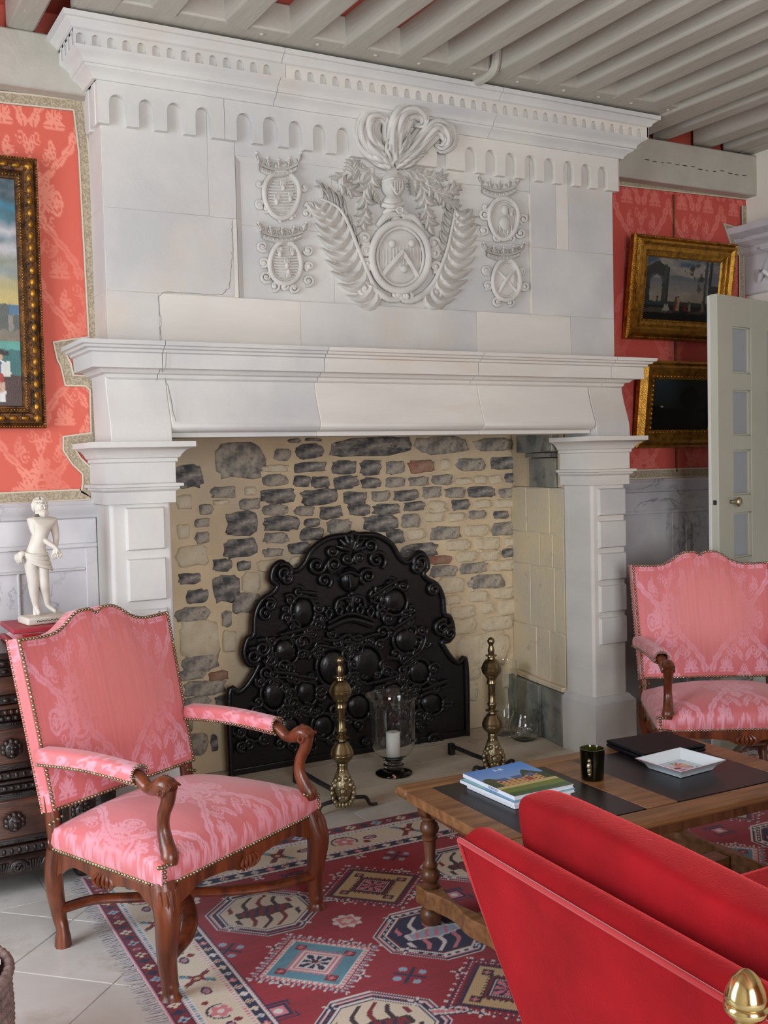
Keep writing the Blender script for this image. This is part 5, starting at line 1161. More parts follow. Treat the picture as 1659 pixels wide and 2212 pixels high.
# ================================================================ RED VELVET SOFA
sf = thing('sofa', 'red velvet sofa with high sloping arm and brass finial', 'sofa', (2.3, 1.6, 0))
m_, n__, l__, b__ = newmat('sofa_velvet')
b__.inputs['Roughness'].default_value = .8; b__.inputs['Sheen Weight'].default_value = .8; b__.inputs['Sheen Roughness'].default_value = .35; b__.inputs['Sheen Tint'].default_value = srgb(255, 96, 96); b__.inputs['Specular IOR Level'].default_value = .2
tc = N(n__, 'ShaderNodeTexCoord'); nz = N(n__, 'ShaderNodeTexNoise', Scale=5, Detail=4); l__.new(tc.outputs['Object'], nz.inputs['Vector'])
rp = N(n__, 'ShaderNodeValToRGB'); rp.color_ramp.elements[0].color = srgb(136, 5, 16); rp.color_ramp.elements[1].color = srgb(164, 10, 24); rp.color_ramp.elements[0].position = .35; rp.color_ramp.elements[1].position = .65; l__.new(nz.outputs['Fac'], rp.inputs[0]); l__.new(rp.outputs[0], b__.inputs['Base Color'])
vo = N(n__, 'ShaderNodeTexVoronoi', Scale=26, feature='DISTANCE_TO_EDGE'); l__.new(tc.outputs['Object'], vo.inputs['Vector'])
wv = N(n__, 'ShaderNodeMath', operation='SINE'); mu = N(n__, 'ShaderNodeMath', operation='MULTIPLY'); mu.inputs[1].default_value = 40; l__.new(vo.outputs['Distance'], mu.inputs[0]); l__.new(mu.outputs[0], wv.inputs[0])
bp = N(n__, 'ShaderNodeBump', Strength=.10, Distance=.003); l__.new(wv.outputs[0], bp.inputs['Height']); l__.new(bp.outputs[0], b__.inputs['Normal'])
mat('sofa_piping', srgb(178, 14, 24), rough=.7, sheen=.6)
# arm slab: outer face leans outwards, runs front (far) to back (near)
def armpt(s, h, side):
    """s 0 far/front .. 1 near/back ; h 0 floor .. 1 top ; side 0 outer 1 inner"""
    zt_ = .700+.012*s; z = .06+(zt_-.06)*h
    yf = 2.093-.26*(1-h)**1.1*(1); y = yf+(1.10-yf)*s
    xo = 1.346-.060*s+.115*(1-h); th = .088
    if side: z += .012*h; xo += th+.03*(1-h)
    return np.array((xo, y, z))
mb = MB(); sv = np.linspace(0, 1, 18); hv = np.linspace(0, 1, 10)
rowsA = []
for s in sv:
    ringp = [armpt(s, h, 0)-np.array((.012*sin(pi*h), 0, 0)) for h in hv]+[armpt(s, 1, 0)*(1-q)+armpt(s, 1, 1)*q+np.array((0, 0, .016*sin(pi*q))) for q in (.2, .4, .6, .8)]+[armpt(s, h, 1) for h in hv[::-1]]
    rowsA.append(ringp)
A = np.array(rowsA); mb.grid(A, wrap_v=True); nr = A.shape[1]; mb.f.append(tuple(range(nr))); mb.f.append(tuple((len(sv)-1)*nr+i for i in reversed(range(nr))))
build(mb, 'arm', 'sofa_velvet', sf, smooth=50, bevel=.005, seg=2)
build(MB().tube([armpt(s, 1, 0)+np.array((-.004, 0, .002)) for s in np.linspace(0, 1, 20)], .0065, 8, up=(0, 0, 1)), 'piping', 'sofa_piping', sf)
build(MB().tube([armpt(0, h, 0)+np.array((-.003, .004, 0)) for h in np.linspace(0, 1, 12)], .005, 8, up=(1, 0, 0)), 'piping', 'sofa_piping', sf)
build(MB().box(1.50, 3.35, 1.14, 2.02, .06, .34), 'seat_base', 'sofa_velvet', sf, bevel=.03, seg=3); build(MB().box(1.505, 2.42, 1.22, 2.04, .345, .47), 'seat_cushion', 'sofa_velvet', sf, bevel=.045, seg=4); build(MB().box(2.43, 3.345, 1.22, 2.04, .345, .47), 'seat_cushion', 'sofa_velvet', sf, bevel=.045, seg=4)
build(MB().box(1.44, 3.42, 1.0, 1.13, .06, .70), 'back', 'sofa_velvet', sf, bevel=.03, seg=3)
mb = MB(); mb.box(3.36, 3.48, 1.10, 2.05, .06, .70); build(mb, 'arm', 'sofa_velvet', sf, bevel=.03, seg=3)
for x, y in ((1.55, 1.95), (3.4, 1.95), (1.5, 1.08), (3.4, 1.08)): build(MB().lathe([(.02, .0085), (.028, .03), (.024, .07)], 16, (x, y, 0)), 'foot', 'walnut', sf)
fz = lambda px, py: onx(px, py, 1.36)
fp0 = ony(1612, 2150, 1.13); 
fin = [(.0005, 0), (.024, 0), (.022, .02), (.020, .04), (.024, .055), (.021, .066), (.016, .074), (.018, .080), (.028, .084), (.034, .092), (.0345, .100), (.0305, .104), (.0335, .109), (.0325, .116), (.029, .128), (.021, .143), (.011, .152), (.004, .156), (.0005, .157)]
u_ = 1.0
build(MB().lathe(fin, 32, (fp0[0], fp0[1], fp0[2]-.115)), 'finial', 'polished_brass', sf, smooth=60, label='polished brass acorn finial')
build(MB().tube([(fp0[0], fp0[1], .6), (fp0[0], fp0[1], fp0[2]-.11)], .016, 12, up=(1, 0, 0)), 'finial_post', 'polished_brass', sf)
rp_ = [(fp0[0]+.020*cos(t*18), fp0[1]+.020*sin(t*18), fp0[2]-.105-.02*t) for t in np.linspace(0, 1, 40)]
build(MB().tube(rp_, .005, 6, up=(0, 0, 1)), 'cord_ring', 'polished_brass', sf)
# loose back cushion leaning inside the arm
cu = thing('sofa_cushion', 'plump red velvet cushion standing against the sofa arm', 'cushion', (1.53, 1.6, .47))
nu, nv = 40, 30; rows = []
top_a, top_b = onx(1105, 1712, 1.56), onx(1659, 1960, 1.52)
for i in range(nu):
    s = i/(nu-1); y = 2.045+(1.10-2.045)*s; ztp = .812+.006*sin(s*7)-.012*s; zbt = .472
    edge = max(.25, (1-abs(2*s-1)**10)**.5)
    ringp = []
    for q in np.linspace(0, 2*pi, nv, endpoint=False):
        cxq = np.sign(cos(q))*abs(cos(q))**.42; czq = np.sign(sin(q))*abs(sin(q))**.42
        ringp.append((1.525+.035*(1-czq)-.03*s+.088*cxq*(.55+.45*edge)*(1+.05*(1-czq*czq)), y, (zbt+ztp)/2+(ztp-zbt)/2*czq*(.93+.07*edge)-.012*(cxq > 0)*cxq*(czq > 0)+.004*sin(9*s+4*cxq)*(czq > .5)))
    rows.append(ringp)
A = np.array(rows); mb = MB().grid(A, wrap_v=True); mb.f.append(tuple(range(nv))); mb.f.append(tuple((nu-1)*nv+i for i in reversed(range(nv))))
build(mb, 'cushion_body', 'sofa_velvet', cu, smooth=180, sub=1)
# ================================================================ RUG
RA = radians(-1.6); RO = np.array((.915, 4.17)); RU = np.array((cos(RA), sin(RA))); RV = np.array((sin(RA), -cos(RA)))
RL, RW = 3.6, 2.62
attrmat('rug_wool', 'col', rough=.95, bump=.5, bscale=260, spec=.1, sheen=.2, noise=.14, nscale=120)
mat('fringe_yarn', srgb(206, 204, 208), srgb(176, 168, 172), rough=.95, scale=60)
rug = thing('rug', 'red Caucasian-style rug with octagon and diamond medallions', 'rug', (RO[0], RO[1], 0))
def rugcolors(u, v):
    RED, NAVY, CREAM, PINK, TEAL, BEIGE, WHITE, DRED, BROWN, LBL = [lin(c) for c in ((150, 22, 40), (22, 26, 66), (214, 200, 178), (206, 120, 130), (88, 142, 160), (196, 168, 122), (216, 210, 206), (122, 14, 28), (50, 28, 30), (150, 170, 190))]
    c = np.broadcast_to(RED, u.shape+(3,)).copy()
    c = c*(1+.34*(vnoise(u*3, v*60, 8)-.5)+.3*(vnoise(u*1.2, v*9, 18)-.5))[..., None]
    def put(m, col): c[m] = col
    dl, db, dr, df = u*1.31, v, (RL-u)*1.31, RW-v
    d = np.minimum(np.minimum(dl, db), np.minimum(dr, df)); lat = (d == db) | (d == df); s = np.where(lat, u, v*1.31)
    # guards
    def flowers(lo, hi, bgc, cols, cell, outl):
        m = (d >= lo) & (d < hi); put(m, bgc); y = (d-(lo+hi)/2)/((hi-lo)/2); k = np.floor(s/cell).astype(int); x = (s/cell-k-.5)*2*cell/(hi-lo)
        r = np.hypot(x, y); t = np.arctan2(y, x); f = r < .78*(.55+.45*np.abs(np.cos(2*t)))
        z2 = (np.abs(x)+np.abs(y)*.8 < .72)
        for q, col in enumerate(cols):
            mm = m & (k % len(cols) == q)
            if q % 2 == 0: put(mm & f, col); put(mm & (r < .2), outl)
            else: put(mm & z2, outl); put(mm & (np.abs(x)+np.abs(y)*.8 < .5), col); put(mm & (np.abs(x)+np.abs(y)*.8 < .2), outl)
        put(m & (np.abs(np.abs(y)-.95) < .07), outl)
    put(d < .014, WHITE); put((d >= .006) & (d < .014), PINK)
    flowers(.014, .080, DRED, (CREAM, NAVY, LBL, PINK, CREAM, NAVY), .062, NAVY)
    m = (d >= .080) & (d < .118); put(m, WHITE); put(m & (np.abs((d-.099)/.019) < .75) & ((np.floor(s/.010) % 2) == 0) & (d > .10), TEAL); put(m & (np.abs(d-.086) < .004) & (np.sin(s*400) > 0), PINK)
    m = (d >= .118) & (d < .268); put(m, CREAM); y = (d-.193)/.075; cell = .30; k = np.floor(s/cell).astype(int); x = (s/cell-k-.5)*2*cell/.15
    r = np.hypot(x, y); t = np.arctan2(y, x)
    star = (np.abs(x) < .62) & (np.abs(y) < .85) & ((np.abs(np.abs(x)-np.abs(y)*.7) < .17) | (np.abs(x)+np.abs(y) < .38)); even = k % 2 == 0
    put(m & even & star, DRED); put(m & even & (np.abs(np.abs(x)-np.abs(y)*.7-.17) < .045) & (np.abs(y) < .85) & (np.abs(x) < .8), BROWN); put(m & even & (np.abs(x)+np.abs(y) < .2), BEIGE); put(m & even & star & (y*x > 0) & (np.abs(y) > .4), TEAL)
    pal = (r < .62*(.6+.4*np.abs(np.cos(2.5*t)))); put(m & ~even & pal, PINK); put(m & ~even & (np.abs(r-.72) < .06) & (y < .3), NAVY); put(m & ~even & (r < .18), WHITE); put(m & ~even & (np.hypot(x-1.15, y-.5) < .22), DRED); put(m & ~even & (np.hypot(x+1.15, y+.5) < .2), DRED)
    lf = np.abs(np.hypot((x-1.6)/.45, (y)/.28)); put(m & (lf < 1), NAVY); put(m & (lf < .62), PINK); put(m & (lf < .3), TEAL)
    m = (d >= .268) & (d < .288); put(m, WHITE); put(m & (np.sin(s*300) > .2) & (d > .274) & (d < .282), PINK)
    flowers(.288, .338, NAVY, (WHITE, DRED, CREAM, LBL, PINK, DRED), .064, CREAM)
    m = (d >= .338) & (d < .356); put(m, WHITE); put(m & (np.sin(s*300) > .2) & (d > .343) & (d < .350), PINK); put((d >= .352) & (d < .356), NAVY)
    # field
    F = d >= .356
    cu, cv, u0, v0 = .436, .452, .510, .668
    for i in range(0, 7):
        for j in range(0, 5):
            uc, vc = u0+i*cu, v0+j*cv
            if uc > RL-.4 or vc > RW-.5: continue
            x, y = u-uc, v-vc; sel = F & (np.abs(x) < .30) & (np.abs(y) < .30)
            if not sel.any(): continue
            ax, ay = np.abs(x), np.abs(y)
            if (i+j) % 2 == 0:
                o = np.maximum(np.maximum(ax*.98, ay*.98), (ax+ay)*.735)/.196
                inner = NAVY if j % 2 == 1 else CREAM; alt = WHITE if j % 2 == 1 else BROWN
                put(sel & (o < 1.0), WHITE); put(sel & (o < .965), NAVY); put(sel & (o < .93), PINK); put(sel & (o < .90), WHITE); zz = (np.sin(np.arctan2(y, x)*34) > 0); put(sel & (o < .88) & (o > .80), NAVY); put(sel & (o < .86) & (o > .82) & zz, DRED if j % 2 == 0 else WHITE)
                put(sel & (o < .80), WHITE); put(sel & (o < .765), NAVY if j % 2 == 0 else DRED); put(sel & (o < .74), inner)
                w_ = (x+y*.55)/.028; ser = np.sin(y/.196*11)*.35; ln = np.abs(((w_+ser) % 2)-1) < .30; col2 = np.where((np.floor((w_+ser)/2) % 2 == 0)[..., None], alt, DRED if j % 2 == 0 else PINK)
                mm = sel & (o < .68) & ln & (np.abs(y) > .030); c[mm] = col2[mm]
                hx = np.maximum(ax/.105, (ax/.105)*.5+ay/.042); put(sel & (hx < 1), BROWN if j % 2 == 0 else WHITE); put(sel & (hx < .82), DRED if j % 2 == 0 else LBL); put(sel & (hx < .75) & (np.sin(x*170+y*90) > .35), NAVY if j % 2 == 0 else PINK)
                # hooked horn toward +u
                hx_, hy_ = x-.225, y-.02; put(sel & (np.abs(hy_-.35*hx_) < .026) & (hx_ > -.06) & (hx_ < .05), NAVY); put(sel & (np.abs(hy_-.35*hx_) < .018) & (hx_ > -.06) & (hx_ < .045), WHITE); put(sel & (np.abs(hy_-.35*hx_) < .009) & (hx_ > -.06) & (hx_ < .04), PINK)
            else:
                a = (ax+ay)/.196; p = x-y; q = x+y; teal = j % 2 == 1
                tooth = (np.floor((np.where(np.sign(x*y) > 0, p, q)+10)/.0125) % 2) == 0
                put(sel & (a < 1.24) & (a >= 1.04) & tooth & (a < 1.10+.14*(np.floor((np.where(np.sign(x*y) > 0, p, q)+10)/.025) % 2)), WHITE); put(sel & (a < 1.16) & (a >= 1.08) & tooth, NAVY if not teal else LBL)
                put(sel & (a < 1.0), WHITE if teal else NAVY); put(sel & (a < 1.0) & (a > .90) & tooth, PINK if teal else DRED); put(sel & (a < .88), WHITE if teal else NAVY); put(sel & (a < .86), TEAL if teal else BEIGE)
                if teal: mm = sel & (a < .86); c[mm] = c[mm]*(1+.5*(vnoise(u*5, v*45, 4)-.5))[mm][:, None]
                for ox, oy in ((.12, 0), (-.12, 0), (0, .12), (0, -.12)):
                    e = np.abs(x-ox)+np.abs(y-oy); put(sel & (e < .026), DRED if teal else BROWN); put(sel & (e < .016) & (np.abs(np.abs(x-ox)-np.abs(y-oy)) < .005), PINK)
                put(sel & (a < .56) & ((a < .50) | tooth), PINK if teal else BROWN); put(sel & (a < .47), WHITE if teal else DRED); put(sel & (a < .42), PINK if teal else NAVY); put(sel & (a < .37), WHITE if teal else CREAM); put(sel & (a < .33), WHITE if teal else NAVY)
                tt = np.arctan2(y, x); rr = np.hypot(x, y); put(sel & (a < .31) & (np.abs(np.cos(4*tt)) > .55) & (rr > .010), NAVY if teal else PINK); put(sel & (rr < .009), DRED)
    # fillers between the medallions
    for i in range(-1, 8):
        for j in range(-1, 6):
            uc, vc = u0+(i+.5)*cu, v0+(j+.5)*cv; x, y = u-uc, v-vc; sel = F & (np.abs(x) < .1) & (np.abs(y) < .1)
            if not sel.any(): continue
            e = np.abs(x)+np.abs(y); r = np.hypot(x, y); t = np.arctan2(y, x); ty = (i*2+j) % 3
            if ty == 0:
                put(sel & (r < .055*(.7+.3*np.abs(np.cos(4*t)))), WHITE); put(sel & (np.maximum(np.abs(x), np.abs(y)) < .030), PINK); put(sel & (r < .022*(.5+.5*np.abs(np.cos(2*t)))), CREAM)
            elif ty == 1:
                put(sel & (np.abs(np.abs(x)-np.abs(y)) < .008) & (e < .075), NAVY)
                for ox, oy in ((.045, 0), (-.045, 0), (0, .045), (0, -.045)): put(sel & (np.hypot(x-ox, y-oy) < .013), LBL)
            else:
                put(sel & (np.maximum(np.abs(x), np.abs(y)) < .034), NAVY); put(sel & (np.maximum(np.abs(x), np.abs(y)) < .026), PINK); put(sel & (r < .014), WHITE)
                put(sel & (np.abs(np.abs(y)-.048) < .004) & (np.abs(x) < .05), NAVY); put(sel & (np.abs(np.abs(x)-.045) < .004) & (np.abs(y) < .055) & (np.abs(y) > .02), NAVY)
            for ox, oy in ((.14, .06), (-.13, -.07), (.07, -.15), (-.06, .15)):
                xx, yy_ = x-ox, y-oy; s2 = F & (np.hypot(xx, yy_) < .026); put(s2 & (np.abs(np.abs(xx)-np.abs(yy_)) < .006), WHITE); put(s2 & (np.hypot(xx, yy_) < .007), NAVY)
    return np.clip(c, 0, 1)
nu, nv = int(RL/.0055), int(RW/.0055); U, V = np.meshgrid(np.linspace(0, RL, nu), np.linspace(0, RW, nv), indexing='ij')
wob = .008*(vnoise(U*1.5, V*1.5, 11)-.5)
wx, wy = RO[0]+RU[0]*U+RV[0]*V+wob, RO[1]+RU[1]*U+RV[1]*V+.008*(vnoise(U*1.5+7, V*1.5, 12)-.5)
edge = np.minimum(np.minimum(U, V), np.minimum(RL-U, RW-V)); wz = .003+.004*np.clip(edge/.006, 0, 1)+.001*vnoise(U*8, V*8, 3)
gridmesh('pile', np.stack([wx, wy, wz], -1)[:, ::-1], 'rug_wool', rug, True, rugcolors(U, V)[:, ::-1])
mb = MB()
for k in range(420):
    v_ = RW*(k+random.random()*.8)/420; b0 = RO+RV*v_; L = random.uniform(.030, .062); a_ = random.uniform(-.35, .35); d_ = -RU*cos(a_)+RV*sin(a_); n2 = np.array((-d_[1], d_[0]))*.0016
    p1, p2 = b0+RU*.004, b0+d_*L; z2 = random.uniform(.002, .005)
    mb.add([(*(p1-n2), .0055), (*(p1+n2), .0055), (*(p2+n2), z2), (*(p2-n2), z2)], [(0, 1, 2, 3)])
build(mb, 'fringe', 'fringe_yarn', rug, smooth=0, kind='stuff', label='pale knotted fringe')

# ================================================================ PICTURES
attrmat('oil_paint', 'col', rough=.35, bump=.15, bscale=220, spec=.4, noise=.08, nscale=30)
def picture(label, x0, x1, z0, z1, yb, tilt, prof, fmt, paint, res, cat='painting', orn=None, group=None):
    """hangs on the fireplace wall; prof = (inset, projection); tilts forward at the top by 'tilt' metres"""
    r = thing('framed_painting', label, cat, ((x0+x1)/2, yb, z0), group=group)
    w_, h_ = x1-x0, z1-z0; P = lambda x, z, o: (x0+x, yb-o-tilt*z/h_, z0+z)
    rings = [[P(a, a, o), P(w_-a, a, o), P(w_-a, h_-a, o), P(a, h_-a, o)] for a, o in prof]
    mb = MB().grid(np.array(rings), wrap_v=True); fr = build(mb, 'frame', fmt, r, smooth=30)
    ai, oi = prof[-1]
    n1, n2 = int((w_-2*ai)/res), int((h_-2*ai)/res); U_, V_ = np.meshgrid(np.linspace(0, 1, n1), np.linspace(0, 1, n2), indexing='ij')
    X = x0+ai+U_*(w_-2*ai); Z = z0+ai+V_*(h_-2*ai); Y = yb-oi-.0015-tilt*(Z-z0)/h_
    gridmesh('canvas', np.stack([X, Y, Z], -1)[:, ::-1], 'oil_paint', r, True, np.clip(paint(U_, V_), 0, 1)[:, ::-1])
    build(MB().add([P(.01, .01, .0), P(w_-.01, .01, 0), P(w_-.01, h_-.01, 0), P(.01, h_-.01, 0)], [(0, 1, 2, 3)]), 'backing', 'brown_oak', r, smooth=0)
    if orn: orn(P, w_, h_, fr)
    return r
def blobs(P, w_, h_, parent, inset, off, step, rx, rz, ry, mt, name):
    mb = MB()
    for side in range(4):
        L = (w_ if side % 2 == 0 else h_)-2*inset; n = int(L/step)
        for k in range(n+1):
            t = inset+L*k/n; x, z = ((t, inset), (w_-inset, t), (w_-t, h_-inset), (inset, h_-t))[side]
            mb.ell(P(x, z, off), rx if side % 2 == 0 else rz, ry, rz if side % 2 == 0 else rx, 7, 5)
    build(mb, name, mt, parent, smooth=80, world=False, kind='stuff')
def mixc(a, b, t): return a*(1-t[..., None])+b*t[..., None]
def landscape(u, v):
    u, v = u+.02*(vnoise(u*22, v*30, 71)-.5), v+.022*(vnoise(u*25, v*30, 72)-.5)
    c = mixc(lin((214, 190, 110))+0*u[..., None], lin((84, 128, 140)), np.clip((v-.42)/.35, 0, 1))
    c = mixc(c, lin((120, 146, 150)), np.clip(1-np.abs(v-.60)/.05, 0, 1)*.7); c = mixc(c, lin((70, 92, 98)), np.clip((v-.84)*12, 0, 1)); c = mixc(c, lin((70, 132, 156)), np.clip(1-np.abs(v-.89+.08*(vnoise(u*6, v*3, 80)-.5))/.03, 0, 1))
    for vc_, th_ in ((.78, .05), (.69, .045)): c = mixc(c, lin((204, 198, 200)), np.clip(1-np.abs(v-vc_-.09*(vnoise(u*7, v*2+vc_*30, 79)-.5))/th_, 0, 1)*np.clip(.4+1.2*vnoise(u*12, v*20, 77), 0, 1))
    n = vnoise(u*4, v*7, 21, 5); cl = .5* np.clip((n-.5)*6, 0, 1)*np.clip((v-.5)*6, 0, 1); c = mixc(c, lin((206, 198, 196)), cl*.8)
    dk = np.clip((vnoise(u*3+5, v*5, 23)-.5)*5, 0, 1)*np.clip((v-.72)*6, 0, 1); c = mixc(c, lin((60, 84, 92)), dk)
    def put(m, col): c[m] = lin(col)
    put((v < .52-.10*u+.03*vnoise(u*9, v*2, 5)) & (v > .30), (96, 100, 92)); put((v < .47-.12*(u-.80)) & (v > .40) & (u > .95), (84, 124, 150)); put((v < .44) & (v > .32) & (u < .97) & (np.sin(u*60) > .1) & (v < .36+.07*vnoise(u*20, v*0, 3)), (150, 142, 130))
    put((v < .335) & (v > .29), (134, 124, 104)); put((v < .29) & (v > .25), (98, 166, 150)); put((v <= .25) & (v > .115), (58, 112, 108)); put((v <= .125+.02*vnoise(u*8, v, 2)), (74, 50, 40))
    # seated fisherman near the right edge
    x, y = (u-.885)*1.0, v
    put((np.hypot(x*1.0, (y-.215)*1.25) < .020), (206, 160, 130)); put((np.abs(x) < .05) & (np.abs(y-.233) < .008), (52, 36, 30)); put((np.abs(x) < .028) & (y > .232) & (y < .246), (52, 36, 30))
    put((np.abs(x-.01) < .05-.1*np.abs(y-.17)) & (y > .13) & (y < .202), (224, 220, 210)); put((np.abs(x+.004) < .018) & (y > .135) & (y < .195), (70, 90, 130)); put((np.abs(x+.012) < .038) & (y > .095) & (y < .142), (176, 50, 46)); put((np.abs(x-.015) < .014) & (y > .03) & (y < .10), (206, 168, 144)); put((np.abs(x-.018) < .016) & (y > .02) & (y < .06), (224, 220, 214))
    c *= (1+.35*(vnoise(u*26, v*34, 31)-.5))[..., None]; return c*.8
def ruins(u, v):
    u, v = u+.02*(vnoise(u*22, v*22, 73)-.5), v+.02*(vnoise(u*22, v*22, 74)-.5)
    c = mixc(lin((150, 138, 120))+0*u[..., None], lin((58, 82, 100)), np.clip((v-.35)/.5, 0, 1)); n = vnoise(u*4, v*5, 41, 5); c = mixc(c, lin((176, 160, 140)), np.clip((n-.48)*5, 0, 1)*.7*np.clip((v-.3)*5, 0, 1))
    def put(m, col): c[m] = lin(col)
    arch = (u < .31) & (v > .28) & (v < .93-.10*np.abs(u-.15)/.15+.05*vnoise(u*25, v*0, 6)); hole = ((np.abs(u-.145) < .08) & (v < .62) & (v > .3)) | (np.hypot((u-.145), (v-.62)*.8) < .08)
    put(arch & ~hole, (44, 44, 40)); put((u > .24) & (u < .28) & (v > .3) & (v < .9), (62, 60, 52)); put((np.abs(np.hypot((u-.145), (v-.62)*.8)-.095) < .012) & (v > .62), (74, 70, 60))
    put((v < .30), (44, 56, 54)); put((v < .24), (30, 30, 26)); put((v < .16+.04*np.sin(u*9)) & (v > .10), (70, 62, 50)); put(v < .10+.03*vnoise(u*9, v, 2), (16, 15, 13))
    put((u > .80) & (u < .835) & (v > .2), (62, 60, 54)); put((u > .86) & (u < .90), (40, 40, 38)); put((u > .90) & (v < .6), (50, 46, 42)); put((vnoise(u*16, v*13, 51) > .54) & (np.hypot(u-.70, (v-.82)*1.1) < .19), (58, 54, 42)); put((vnoise(u*18, v*16, 52) > .56) & (np.hypot(u-.76, (v-.55)*1.1) < .08), (88, 70, 50))
    for x0, w_, h_, col in ((.43, .035, .22, (110, 50, 36)), (.46, .025, .24, (150, 130, 100)), (.56, .03, .14, (110, 30, 30)), (.62, .022, .15, (140, 130, 120)), (.30, .05, .11, (140, 132, 118)), (.80, .02, .18, (120, 96, 80)), (.17, .014, .09, (50, 44, 40))):
        yb_ = .15 if x0 > .25 else .28; put((np.abs(u-x0) < w_*(1-.6*np.clip((v-yb_)/h_, 0, 1))) & (v > yb_) & (v < yb_+h_), col); put(np.hypot(u-x0, (v-yb_-h_)*.8) < .014, (60, 44, 36))
    c *= (1+.3*(vnoise(u*22, v*22, 61)-.5))[..., None]; return c*.62
def nightpiece(u, v):
    c = mixc(lin((20, 20, 18))+0*u[..., None], lin((40, 50, 54)), np.clip((v-.35)*1.4, 0, 1)*np.clip(1.1-u, 0, 1))
    c[(np.hypot(u-.66, (v-.64)*.8)+.10*(vnoise(u*9, v*9, 3)-.5) < .17) | (v < .40+.03*vnoise(u*7, v*0, 9)) | ((u < .19) & (v < .46))] = lin((9, 9, 8))
    c[(u > .15) & (u < .2) & (np.abs(v-.455) < .012)] = lin((150, 146, 130)); return c
fz0, fz1 = ony(95.6, 924.6, YW-.03)[2], ony(83.4, 346.8, YW-.03)[2]; fx1 = ony(92, 700, YW-.04)[0]
def orn_left(P, w_, h_, fr):
    blobs(P, w_, h_, fr, .040, .050, .046, .019, .012, .009, 'gilt', 'leaf_row'); blobs(P, w_, h_, fr, .056, .046, .046, .006, .006, .007, 'gilt_dark', 'berry_row'); blobs(P, w_, h_, fr, .075, .032, .0125, .0045, .0045, .005, 'gilt', 'bead_row'); blobs(P, w_, h_, fr, .006, .038, .011, .004, .004, .005, 'gilt', 'bead_row')
picture('tall landscape painting in a dark gilt carved frame, left of the fireplace', fx1-.95, fx1, fz0, fz1, YW-.012, .012, [(0, 0), (0, .03), (.006, .038), (.014, .032), (.02, .042), (.04, .050), (.058, .044), (.066, .030), (.075, .032), (.082, .026), (.088, .026), (.092, .016)], 'gilt_dark', landscape, .0045, orn=orn_left)
bl = ony(1348, 731, YW-.03); tlx = ony(1368, 505, YW-.11); trx = ony(1588, 533, YW-.11)
def orn_g1(P, w_, h_, fr): blobs(P, w_, h_, fr, .105, .036, .011, .004, .004, .004, 'gilt', 'bead_row'); blobs(P, w_, h_, fr, .010, .040, .012, .004, .004, .005, 'gilt', 'bead_row')
picture('gilt-framed painting of ruined arch and figures, above the dark landscape', bl[0], trx[0], bl[2], tlx[2], YW-.012, .085, [(0, 0), (0, .03), (.01, .042), (.018, .034), (.03, .058), (.042, .062), (.055, .045), (.065, .042), (.08, .046), (.095, .036), (.105, .034), (.114, .024)], 'gilt', ruins, .0045, orn=orn_g1, group='gilt pictures on the right wall')
b2 = ony(1370, 968, YW-.03); t2 = ony(1440, 780, YW-.09)
def orn_g2(P, w_, h_, fr): blobs(P, w_, h_, fr, .088, .040, .026, .011, .008, .009, 'gilt', 'gadroon_row'); blobs(P, w_, h_, fr, .012, .036, .012, .004, .004, .004, 'gilt', 'bead_row')
picture('gilt-framed dark night landscape, lower picture half hidden by the door', b2[0], b2[0]+.66, b2[2], t2[2], YW-.012, .06, [(0, 0), (0, .03), (.012, .04), (.02, .032), (.04, .050), (.062, .044), (.075, .036), (.09, .038), (.10, .030), (.104, .02)], 'gilt', nightpiece, .006, orn=orn_g2, group='gilt pictures on the right wall')

# ================================================================ CARVED CHEST, STAND, STATUETTE
YC = 4.14; zq = lambda y: float(ony(50, y, YC)[2])
ch = thing('carved_chest', 'dark carved oak cabinet with lion-head bosses behind the pink armchair', 'cabinet', (.35, 4.38, 0))
cxa, cxb = -.30, 1.0
zb0 = zq(1885)
build(MB().box(cxa+.015, cxb-.015, YC+.02, YW-.04, zb0, zq(1420)), 'carcass', 'black_oak', ch, bevel=.004)
build(MB().box(cxa-.012, cxb+.012, YC-.02, YW-.035, zq(1420), zq(1405)), 'top', 'black_oak', ch, bevel=.005)
for x in (cxa+.06, cxb-.06): build(MB().lathe([(.03, 0), (.04, .02), (.035, zb0*.7), (.03, zb0)], 16, (x, YC+.08, 0)), 'foot', 'black_oak', ch); build(MB().lathe([(.03, 0), (.04, .02), (.03, zb0)], 16, (x, YW-.1, 0)), 'foot', 'black_oak', ch)
def band(y1, y0, proj, mt='black_oak', bev=.004): return build(MB().box(cxa+.005, cxb-.005, YC-proj, YC+.03, zq(y0), zq(y1)), 'moulding', mt, ch, bevel=bev)
def row(y, step, rx, rz, ry, proj, mt='black_oak', nm='carved_row'):
    mb = MB(); n = int((cxb-cxa-.04)/step)
    for k in range(n): mb.ell((cxa+.02+step*(k+.5), YC-proj, zq(y)), rx, ry, rz, 8, 6)
    build(mb, nm, mt, ch, smooth=80, kind='stuff')
band(1420, 1436, .012); row(1428, .034, .015, .010, .010, .012); band(1436, 1456, .006); row(1446, .040, .014, .007, .008, .008)
band(1457, 1497, .004, 'brown_oak'); band(1497, 1516, .014); row(1507, .040, .015, .009, .010, .016); band(1517, 1527, .022, 'brown_oak'); band(1527, 1539, .014); row(1533, .022, .008, .010, .008, .016, 'brown_oak', 'gadroon_row')
band(1540, 1553, .008); row(1547, .026, .010, .010, .006, .010, nm='arch_row'); band(1662, 1678, .012); row(1670, .028, .008, .012, .008, .014); band(1680, 1688, .018); band(1690, 1704, .010); row(1697, .026, .010, .010, .006, .012, nm='arch_row'); band(1822, 1842, .012); row(1832, .028, .008, .012, .008, .014)
